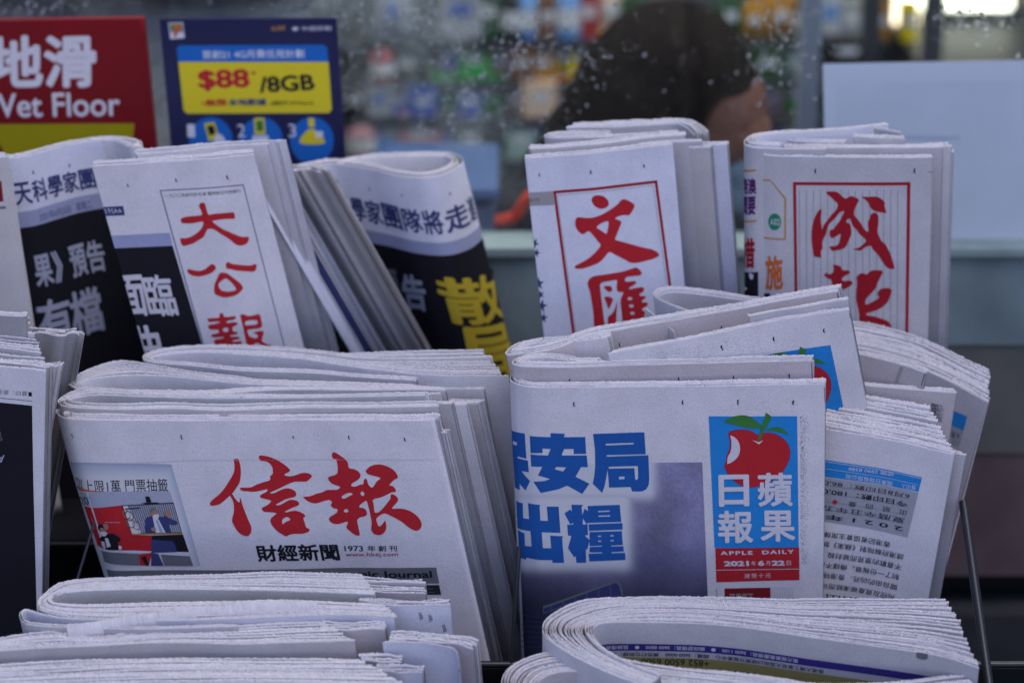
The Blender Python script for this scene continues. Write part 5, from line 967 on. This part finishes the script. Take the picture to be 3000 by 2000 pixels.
Wp.poly('masthead', I['red'], [(150,430),(160,380),(210,310),(300,265),(450,245),(700,205),(900,170),(1050,120),(1160,90),(1220,120),(1270,175),(1275,230),(1230,255),(1100,270),(980,285),(935,320),(935,375),(1000,385),(1110,370),(1160,390),(1155,430),(1090,470),(1020,510),(1030,540),(1130,520),(1250,500),(1310,505),(1330,540),(1310,590),(1240,640),(1240,680),(1310,680),(1360,690),(1350,730),(1290,780),(1290,815),(1370,815),(1410,840),(1400,880),(1340,920),(1290,960),(1300,990),(1350,1010),(1330,1130),(1310,1160),(1070,1170),(1060,1230),(1080,1280),(1100,1420),(1120,1700),(920,1700),(890,1420),(880,1310),(870,1150),(850,950),(835,780),(880,650),(890,605),(800,600),(760,560),(755,480),(765,370),(735,350),(600,375),(460,400),(415,450),(430,650),(460,900),(490,1150),(520,1330),(545,1480),(590,1700),(330,1700),(300,1480),(285,1300),(270,1050),(235,800),(200,600),(165,500)], [el(1035, 738, 50, 32), el(1062, 890, 48, 32), el(1085, 1043, 46, 32)], tr=g)
for q in ([(485,490),(560,470),(630,480),(665,530),(650,580),(600,600),(550,570)], [(500,710),(560,695),(640,710),(675,750),(660,820),(600,940),(575,950),(560,880),(520,780)], [(765,800),(770,870),(755,1000),(750,1180),(740,1280),(700,1330),(620,1325),(575,1270),(570,1160),(590,1100),(650,1060),(700,990),(740,880)]): Wp.poly('masthead', I['red'], q, tr=g)
Wp.poly('side_print', I['stripe'], [(1546, 564), (1621, 560), (1627, 600), (1550, 603)], smooth=False); Wp.text('side_print', I['greyt'], '日十三', (1549, 580), (1580, 578), (1551, 592), bold=0.02, lay=2)
for cx, cy, rr in ((1566, 712, 14), (1572, 740, 12), (1578, 830, 17), (1584, 862, 12), (1587, 895, 18), (1560, 700, 7), (1592, 930, 14)):
    Wp.poly('side_print', I['navy'], [(cx + rr * (1 if k % 2 == 0 else .38) * math.cos(k * math.pi / 5 + cx), cy + rr * 1.2 * (1 if k % 2 == 0 else .38) * math.sin(k * math.pi / 5 + cx)) for k in range(10)], smooth=False)
Wp.pinholes([(1580, 512), (1731, 503), (1887, 487)]); p.done()
p = paper('newspaper pile fronted by dark red brush masthead in a thick frame over thin ruled lines', (2450, 458, 2.2), 'back', 3, 2.5, 0)
Sp = p.page([(2400, 437), (2290, 436), (2235, 436), (2217, 441), (2216, 447), (2230, 451), (2279, 456), (2457, 459), (2636, 461), (2733, 459)], PG, wave=0.0005, fine=3)
p.bundle([(2330, 436), (2240, 438), (2222, 443), (2224, 447), (2280, 453), (2457, 456), (2636, 458), (2731, 456)], 3, 0.0014, [PG, PW], ends=(0.004, 0.0006), start=1)
p.bundle([(2480, 414), (2350, 410), (2270, 405), (2240, 410), (2221, 421), (2226, 427), (2280, 431), (2400, 434), (2600, 434), (2765, 432)], 4, 0.0018, [PG, PM, PW], ends=(0.003, 0.0008), dz=0.0005)
p.bundle([(2300, 424), (2640, 426), (2779, 420)], 3, 0.0016, [PG, PW], ends=(0, 0.001)); p.bundle([(2300, 430), (2792, 432)], 3, 0.0018, [PW, PG], ends=(0, 0.001), dz=-0.001, start=4); p.bundle([(2300, 432), (2802, 434)], 3, 0.0018, [PW, PG], ends=(0, 0.001), dz=-0.008, start=8)
for q in ([(2323, 533), (2667, 533), (2667, 542), (2323, 542)], [(2323, 533), (2332, 533), (2342, 1250), (2333, 1250)], [(2657, 533), (2667, 533), (2657, 1250), (2648, 1250)]): Sp.poly('masthead', I['red2'], q, smooth=False)
for k in range(15):
    x = 2341 + k * 20.6; Sp.poly('ruled_lines', I['greyt'], [(x, 556), (x + 1.2, 556), (x + 4.2 - k * .4, 1250), (x + 3 - k * .4, 1250)], smooth=False)
g = tr(2350, 550, 6.273); Sp.poly('masthead', I['red2'], [(440,75),(530,65),(640,75),(690,110),(740,160),(790,190),(840,175),(890,150),(940,160),(1010,190),(1035,210),(1035,245),(1000,310),(1000,330),(970,370),(955,490),(1000,550),(1060,625),(1120,720),(1180,795),(1215,795),(1210,700),(1210,610),(1245,555),(1250,505),(1290,465),(1335,450),(1370,470),(1400,520),(1400,650),(1385,800),(1410,880),(1460,975),(1520,1020),(1560,1090),(1620,1210),(1660,1330),(1690,1475),(1600,1478),(1530,1430),(1450,1310),(1380,1210),(1310,1140),(1270,1070),(1240,1055),(1160,1090),(1070,1145),(1000,1140),(940,1125),(1040,1090),(1120,1030),(1170,970),(1150,930),(1060,850),(1000,770),(930,690),(880,570),(850,560),(810,610),(815,635),(870,650),(890,690),(905,830),(880,910),(840,1000),(800,1080),(720,1125),(580,1155),(540,1140),(500,1075),(600,1065),(660,1030),(690,950),(705,850),(690,845),(620,890),(545,920),(505,870),(510,780),(570,755),(620,690),(690,600),(730,520),(770,440),(750,425),(690,450),(600,560),(500,660),(460,760),(440,840),(400,920),(370,1000),(375,1110),(345,1160),(350,1275),(320,1275),(220,1250),(190,1120),(170,930),(180,730),(210,600),(260,480),(310,410),(350,390),(355,440),(345,560),(355,680),(370,760),(390,690),(450,610),(540,490),(600,430),(640,370),(650,290),(600,240),(520,160),(460,110)], tr=g, lay=1)
Sp.poly('masthead', I['red2'], [(1095,160),(1200,165),(1360,160),(1440,190),(1515,265),(1515,340),(1545,455),(1500,455),(1400,440),(1310,410),(1250,350),(1210,270),(1150,210)], tr=g, lay=1)
g = tr(2350, 760, 7.127); Sp.poly('masthead', I['red2'], [(650,105),(720,110),(800,140),(830,190),(860,220),(940,215),(1000,250),(980,285),(900,330),(835,380),(840,430),(900,440),(980,430),(1045,460),(1040,510),(960,570),(870,615),(750,640),(560,640),(560,620),(600,560),(620,500),(600,410),(540,390),(460,330),(470,295),(520,270),(545,300),(600,290),(640,260),(655,180)], tr=g, lay=1)
Sp.poly('masthead', I['red2'], [(1135,360),(1190,300),(1250,275),(1350,300),(1400,250),(1480,215),(1580,215),(1660,220),(1680,260),(1640,350),(1580,470),(1540,580),(1460,680),(1380,760),(1330,830),(1320,920),(1380,920),(1480,870),(1600,790),(1570,720),(1590,660),(1640,610),(1720,590),(1800,590),(1865,620),(1865,680),(1830,780),(1780,890),(1680,980),(1560,1050),(1440,1090),(1340,1120),(1360,1160),(1500,1180),(1660,1230),(1780,1280),(1840,1340),(1865,1400),(1850,1460),(1720,1400),(1560,1340),(1400,1300),(1300,1310),(1200,1290),(1190,1150),(1160,980),(1130,850),(1130,650),(1145,480)], tr=g, lay=1)
zz = tr(2100, 300, 2.24)
def side(pg, m, pts, smooth=False, lay=1): pg.poly('side_print', m, pts, smooth=smooth, lay=lay, tr=zz)
for q in ([(270, 500), (350, 507), (350, 516), (270, 510)], [(348, 507), (358, 512), (455, 628), (446, 634)], [(444, 630), (455, 628), (453, 900), (443, 900)], [(278, 876), (448, 892), (447, 902), (278, 887)]): side(Sp, I['gold'], q)
side(Sp, I['teal'], [(380 + 42 * math.cos(a_), 783 + 56 * math.sin(a_)) for a_ in np.linspace(0, 6.2, 20)]); Sp.text('side_print', I['white'], 'A02', (2256, 640), (2284, 640), (2257, 659), lay=3)
Sp.text('side_print', I['plum'], '記者', (2221, 553), (2236, 553), (2218, 602), bold=0.03); Sp.text('side_print', I['plum'], '說者', (2221, 612), (2236, 612), (2218, 668), bold=0.03)
Sp.text('side_print', I['orange'], '施', (2242, 748), (2292, 746), (2244, 848), bold=0.025, lay=2); Sp.text('side_print', I['orange'], '措', (2212, 745), (2236, 747), (2214, 846), bold=0.025, lay=2); side(Sp, I['black'], [(285, 1250), (350, 1250), (352, 1420), (288, 1420)])
Sp.pinholes([(2390, 501), (2680, 501)], 1.2)
for x, y in ((2733, 504), (2765, 488)): Sp.poly('register_marks', I['black'], [(x - 14, y - 1), (x - 1, y), (x - 1, y + 1.5), (x - 14, y + .5)], smooth=False)
p.done()
p = paper('newspaper behind the thick red frame masthead, gold lines and black print at its fold', (2300, 397, 2.243), 'back', 3, 2.5, 0)
q = p.page([(2640, 388), (2540, 372), (2457, 376), (2323, 384), (2230, 390), (2195, 400), (2180, 416), (2186, 426), (2215, 432), (2300, 435), (2420, 436)], PG, wave=0.0004, fine=3)
p.bundle([(2600, 364), (2520, 374), (2457, 380), (2323, 387), (2240, 393), (2204, 402), (2192, 414), (2198, 421), (2225, 427), (2300, 430)], 4, 0.0018, [PC, PG, PW], ends=(0.001, 0.004), dz=0.001); p.bundle([(2500, 400), (2654, 405)], 3, 0.0018, [PG], ends=(0, 0.001))
side(q, I['gold'], [(180, 440), (258, 438), (258, 450), (180, 453)]); side(q, I['gold'], [(178, 772), (262, 770), (262, 782), (178, 784)])
for s_, y0, y1 in (('港澳', 495, 600), ('聞要', 615, 735)): q.text('side_print', I['plum'], s_, (2178, 300 + y0 / 2.24), (2214, 300 + y0 / 2.24), (2178, 300 + y1 / 2.24), bold=0.03, lay=2)
q.text('side_print', I['red2'], '措', (2176, 696), (2212, 696), (2176, 784), bold=0.03, lay=2); side(q, I['black'], [(160, 1110), (272, 1110), (275, 1420), (163, 1420)]); side(q, I['white'], [(215, 1120), (240, 1130), (235, 1160), (220, 1155)], True, 2); side(q, I['white'], [(175, 1210), (200, 1215), (195, 1230), (172, 1228)], True, 2); p.done()

# ------------------------------------------------------------------ front tier, left pile
GL = 'pile of thick folded papers at lower left'
p = paper('rear newspaper of the lower left pile with a wide round fold and thick ragged edge', (727, 1760, 1.872), 'front', 10, 4, 0.5, GL)
p.morph([(1062, 1684), (930, 1680), (800, 1677), (650, 1684), (497, 1687), (344, 1693), (230, 1700), (172, 1711), (134, 1737), (111, 1764), (120, 1786), (191, 1803), (350, 1811), (600, 1808), (968, 1796), (1163, 1804)],
        [(1100, 1738), (1000, 1734), (727, 1726), (459, 1722), (268, 1726), (190, 1733), (158, 1741), (147, 1755), (160, 1766), (245, 1772), (459, 1765), (650, 1762), (815, 1758), (968, 1764), (1118, 1771)], 20, [PK, PG, PM, PK], ends=(0.001, 0.0015), t=0.0008, jit=0.3)
p.bundle([(820, 1712), (1000, 1716), (1250, 1724)], 8, 0.0024, [PK, PM, PG], ends=(0, 0.0012), stair=(0, 0.0005), dz=-0.0035, t=0.0008)
Lq = p.page([(1050, 1765), (1160, 1772), (1320, 1768)], PC, wave=0.0003); p.bundle([(1050, 1762), (1160, 1769), (1318, 1766)], 3, 0.002, [PK, PG], start=1, ends=(0, 0.001))
for x0, y0 in ((1226, 1795), (1254, 1800), (1295, 1830)):
    for k in range(3): Lq.poly('tiny_logo', I['black'], [(x0 + k * 3, y0 + k * 6), (x0 + 7 + k * 3, y0 - 3 + k * 6), (x0 + 9 + k * 2, y0 + 5 + k * 6), (x0 + 3, y0 + 8 + k * 6)], [[(x0 + k * 3 + 2, y0 + k * 6 + 1), (x0 + 6 + k * 3, y0 - 1 + k * 6), (x0 + 7 + k * 2, y0 + 4 + k * 6), (x0 + 4, y0 + 6 + k * 6)]], smooth=False)
p.bundle([(1160, 1806), (968, 1800), (600, 1816), (350, 1820), (191, 1814), (112, 1800), (74, 1790), (66, 1803), (84, 1822), (191, 1832), (420, 1838), (700, 1832)][::-1], 2, 0.0016, [PC, PG], ends=(0.001, 0.001)); p.done()
p = paper('middle newspaper of the lower left pile, bluish white sheet over a thick grey edge', (700, 1880, 1.822), 'front', 10, 4, 0.5, GL)
p.morph([(935, 1812), (815, 1815), (612, 1830), (421, 1846), (268, 1864), (150, 1850), (77, 1856), (0, 1868), (-120, 1880), (-160, 1900)],
        [(1035, 1872), (853, 1875), (700, 1879), (497, 1876), (268, 1888), (120, 1894), (0, 1902), (-120, 1906), (-160, 1908)], 12, [PK, PM, PG], ends=(0.001, 0.001), t=0.0009, jit=0.3)
p.bundle([(940, 1838), (1033, 1842), (1134, 1840)], 5, 0.002, [PK, PG], ends=(0, 0.001), dz=0.0, t=0.0008)
q = p.page([(-170, 1912), (0, 1904), (120, 1896), (268, 1890), (497, 1878), (700, 1881), (853, 1877), (1040, 1874)], PK, wave=0.0006)
q2 = p.page([(200, 1866), (268, 1860), (421, 1836), (612, 1815), (760, 1803), (935, 1798)], PC, wave=0.0003, dz=0.013, name='inner_sheet')
q3 = p.page([(1120, 1880), (1180, 1878), (1260, 1884), (1330, 1900), (1345, 1930)], PC, wave=0.0003, name='inner_sheet'); p.bundle([(1140, 1872), (1260, 1878), (1340, 1888), (1389, 1900)], 6, 0.002, [PK, PG, PW], ends=(0, 0.0015), t=0.0007)
for x0, y0 in ((1350, 1958), (1378, 1972)):
    for k in range(3): q3.poly('tiny_logo', I['black'], [(x0 + k * 3, y0 + k * 6), (x0 + 7 + k * 3, y0 - 3 + k * 6), (x0 + 8 + k * 2, y0 + 4 + k * 6)], smooth=False)
p.done()
p = paper('nearest newspaper of the lower left pile cut by the bottom of the picture', (700, 1990, 1.785), 'front', 12, 3, 0.0, GL)
p.morph([(1060, 1930), (800, 1928), (497, 1928), (268, 1932), (0, 1948), (-150, 1962)], [(1180, 2000), (900, 1996), (700, 1994), (400, 1998), (0, 2010), (-150, 2020)], 16, [PK, PM, PG, PK], ends=(0.001, 0.0015), t=0.0011, jit=0.3)
p.page([(-160, 2024), (0, 2014), (400, 2002), (700, 1998), (900, 2000), (1190, 2004)], PW, wave=0.0004)
p.bundle([(1050, 1930), (1120, 1932), (1180, 1936)], 4, 0.002, [PD, PG], dz=0.0, t=0.0009); p.bundle([(1100, 1950), (1182, 1952), (1240, 1956)], 4, 0.002, [PC, PK], dz=-0.004, ends=(0, 0.001)); p.done()
# ------------------------------------------------------------------ front tier, right pile
GO = 'pile of rolled papers at lower right'
p = paper('large rounded newspaper fold at lower right with purple strip of upside down print inside', (1936, 1818, 1.86), 'front', 10, 0, 0, GO)
ts = [0, .04, .08, .12, .17, .21, .25, .29, .33, .38, .42, .46, .5, .55, .60, .64, .69, .74, .79, .84, .88, .92, .96, 1.0]
p.morph([(2773, 1752), (2646, 1752), (2423, 1753), (2300, 1756), (2165, 1751), (2050, 1749), (1936, 1746), (1821, 1749), (1725, 1755), (1668, 1770), (1630, 1790), (1599, 1812), (1588, 1836), (1596, 1862), (1645, 1900), (1720, 1940), (1800, 1975), (1900, 2010)],
        [(2868, 1950), (2771, 1918), (2691, 1903), (2557, 1884), (2379, 1860), (2300, 1848), (2165, 1829), (2050, 1819), (1936, 1816), (1840, 1815), (1783, 1816), (1750, 1822), (1735, 1834), (1737, 1856), (1760, 1888), (1806, 1918), (1860, 1945), (1940, 1975)], 24, [PW, PK, PG, PW, PK], ends=(0.0012, 0.001), ts=[x * 0.965 for x in ts], jit=0.35, t=0.00055)
O1 = p.page([(2868, 1955), (2771, 1923), (2691, 1908), (2557, 1889), (2379, 1865), (2300, 1853), (2165, 1834), (2050, 1824), (1936, 1821), (1840, 1820), (1783, 1821), (1752, 1827), (1738, 1839), (1740, 1861), (1764, 1894), (1812, 1925)], PG, side=-1, wave=0.0004, name='inner_page', fine=3)
def OI(m, v0, v1, lay=0): O1.poly('printed_strip', m, [(0.03, v0), (O1.uv(1770, 1880)[0] + .004, v0), (O1.uv(1770, 1880)[0] + .004, v1), (0.03, v1)], smooth=False, lay=lay, uvspace=True)
va, vb_, vc, vd = [O1.uv(1936, y)[1] for y in (1885, 1905, 1924, 1968)]
OI(I['purple'], va, vb_); OI(I['olive'], vc, vd + .03)
def OT(m, body, x0, x1, v0, v1, bold=0.0, lay=2):
    ua, ub = O1.uv(x0, 1895)[0], O1.uv(x1, 1895)[0]; O1.text('printed_strip', m, body, (ua, v1), (ub, v1), (ua, v0), bold=bold, lay=lay, uvspace=True)
OT(I['white'], '東方報業集團傳真：3600 1100　●　編採部傳真：3600 8800　●　投訴傳真', 2342, 1775, va + .0016, vb_ - .0014, 0.006)
OT(I['black'], '香港大埔工業邨大昌街23號東方報業中心　總機：3600 0000　廣告訂位熱線：36', 2420, 1790, vb_ + .0016, vc - .0010, 0.006)
OT(I['black'], '+852 6500 6500', 2080, 1880, vc + .0012, vc + .0075, 0.004); OT(I['black'], 'P 800000', 2290, 2150, vc + .009, vc + .020, 0.01)
O1.poly('printed_strip', I['greyt'], [(0.045, vb_ - .0305), (0.053, vb_ - .0305), (0.053, vb_ - .024), (0.045, vb_ - .024)], uvspace=True); p.done()
p = paper('nearest rolled newspaper at the bottom right with curled fold and pinkish inner sheets', (1897, 1990, 1.80), 'front', 10, 0, 0, GO)
p.morph([(2830, 1968), (2758, 1975), (2646, 1990), (2520, 1998), (2379, 1997), (2300, 1984), (2127, 1962), (2012, 1953), (1897, 1938), (1783, 1915), (1725, 1906), (1668, 1903), (1591, 1906), (1534, 1923), (1488, 1949), (1467, 1987), (1478, 2030), (1520, 2070)],
        [(2860, 2030), (2700, 2045), (2379, 2040), (2127, 2010), (1960, 1993), (1821, 1984), (1744, 1968), (1700, 1960), (1650, 1960), (1600, 1970), (1570, 1990), (1560, 2010), (1566, 2040), (1590, 2070)], 12, [PW, PG, PK, PW], ends=(0.0012, 0.001), jit=0.4, t=0.0006)
p.page([(2300, 2046), (2127, 2016), (1960, 1998), (1821, 1989), (1744, 1973), (1700, 1965), (1652, 1965), (1606, 1975), (1578, 1994), (1570, 2012), (1576, 2040)], PK, side=-1, wave=0.0003, name='inner_page'); p.done()
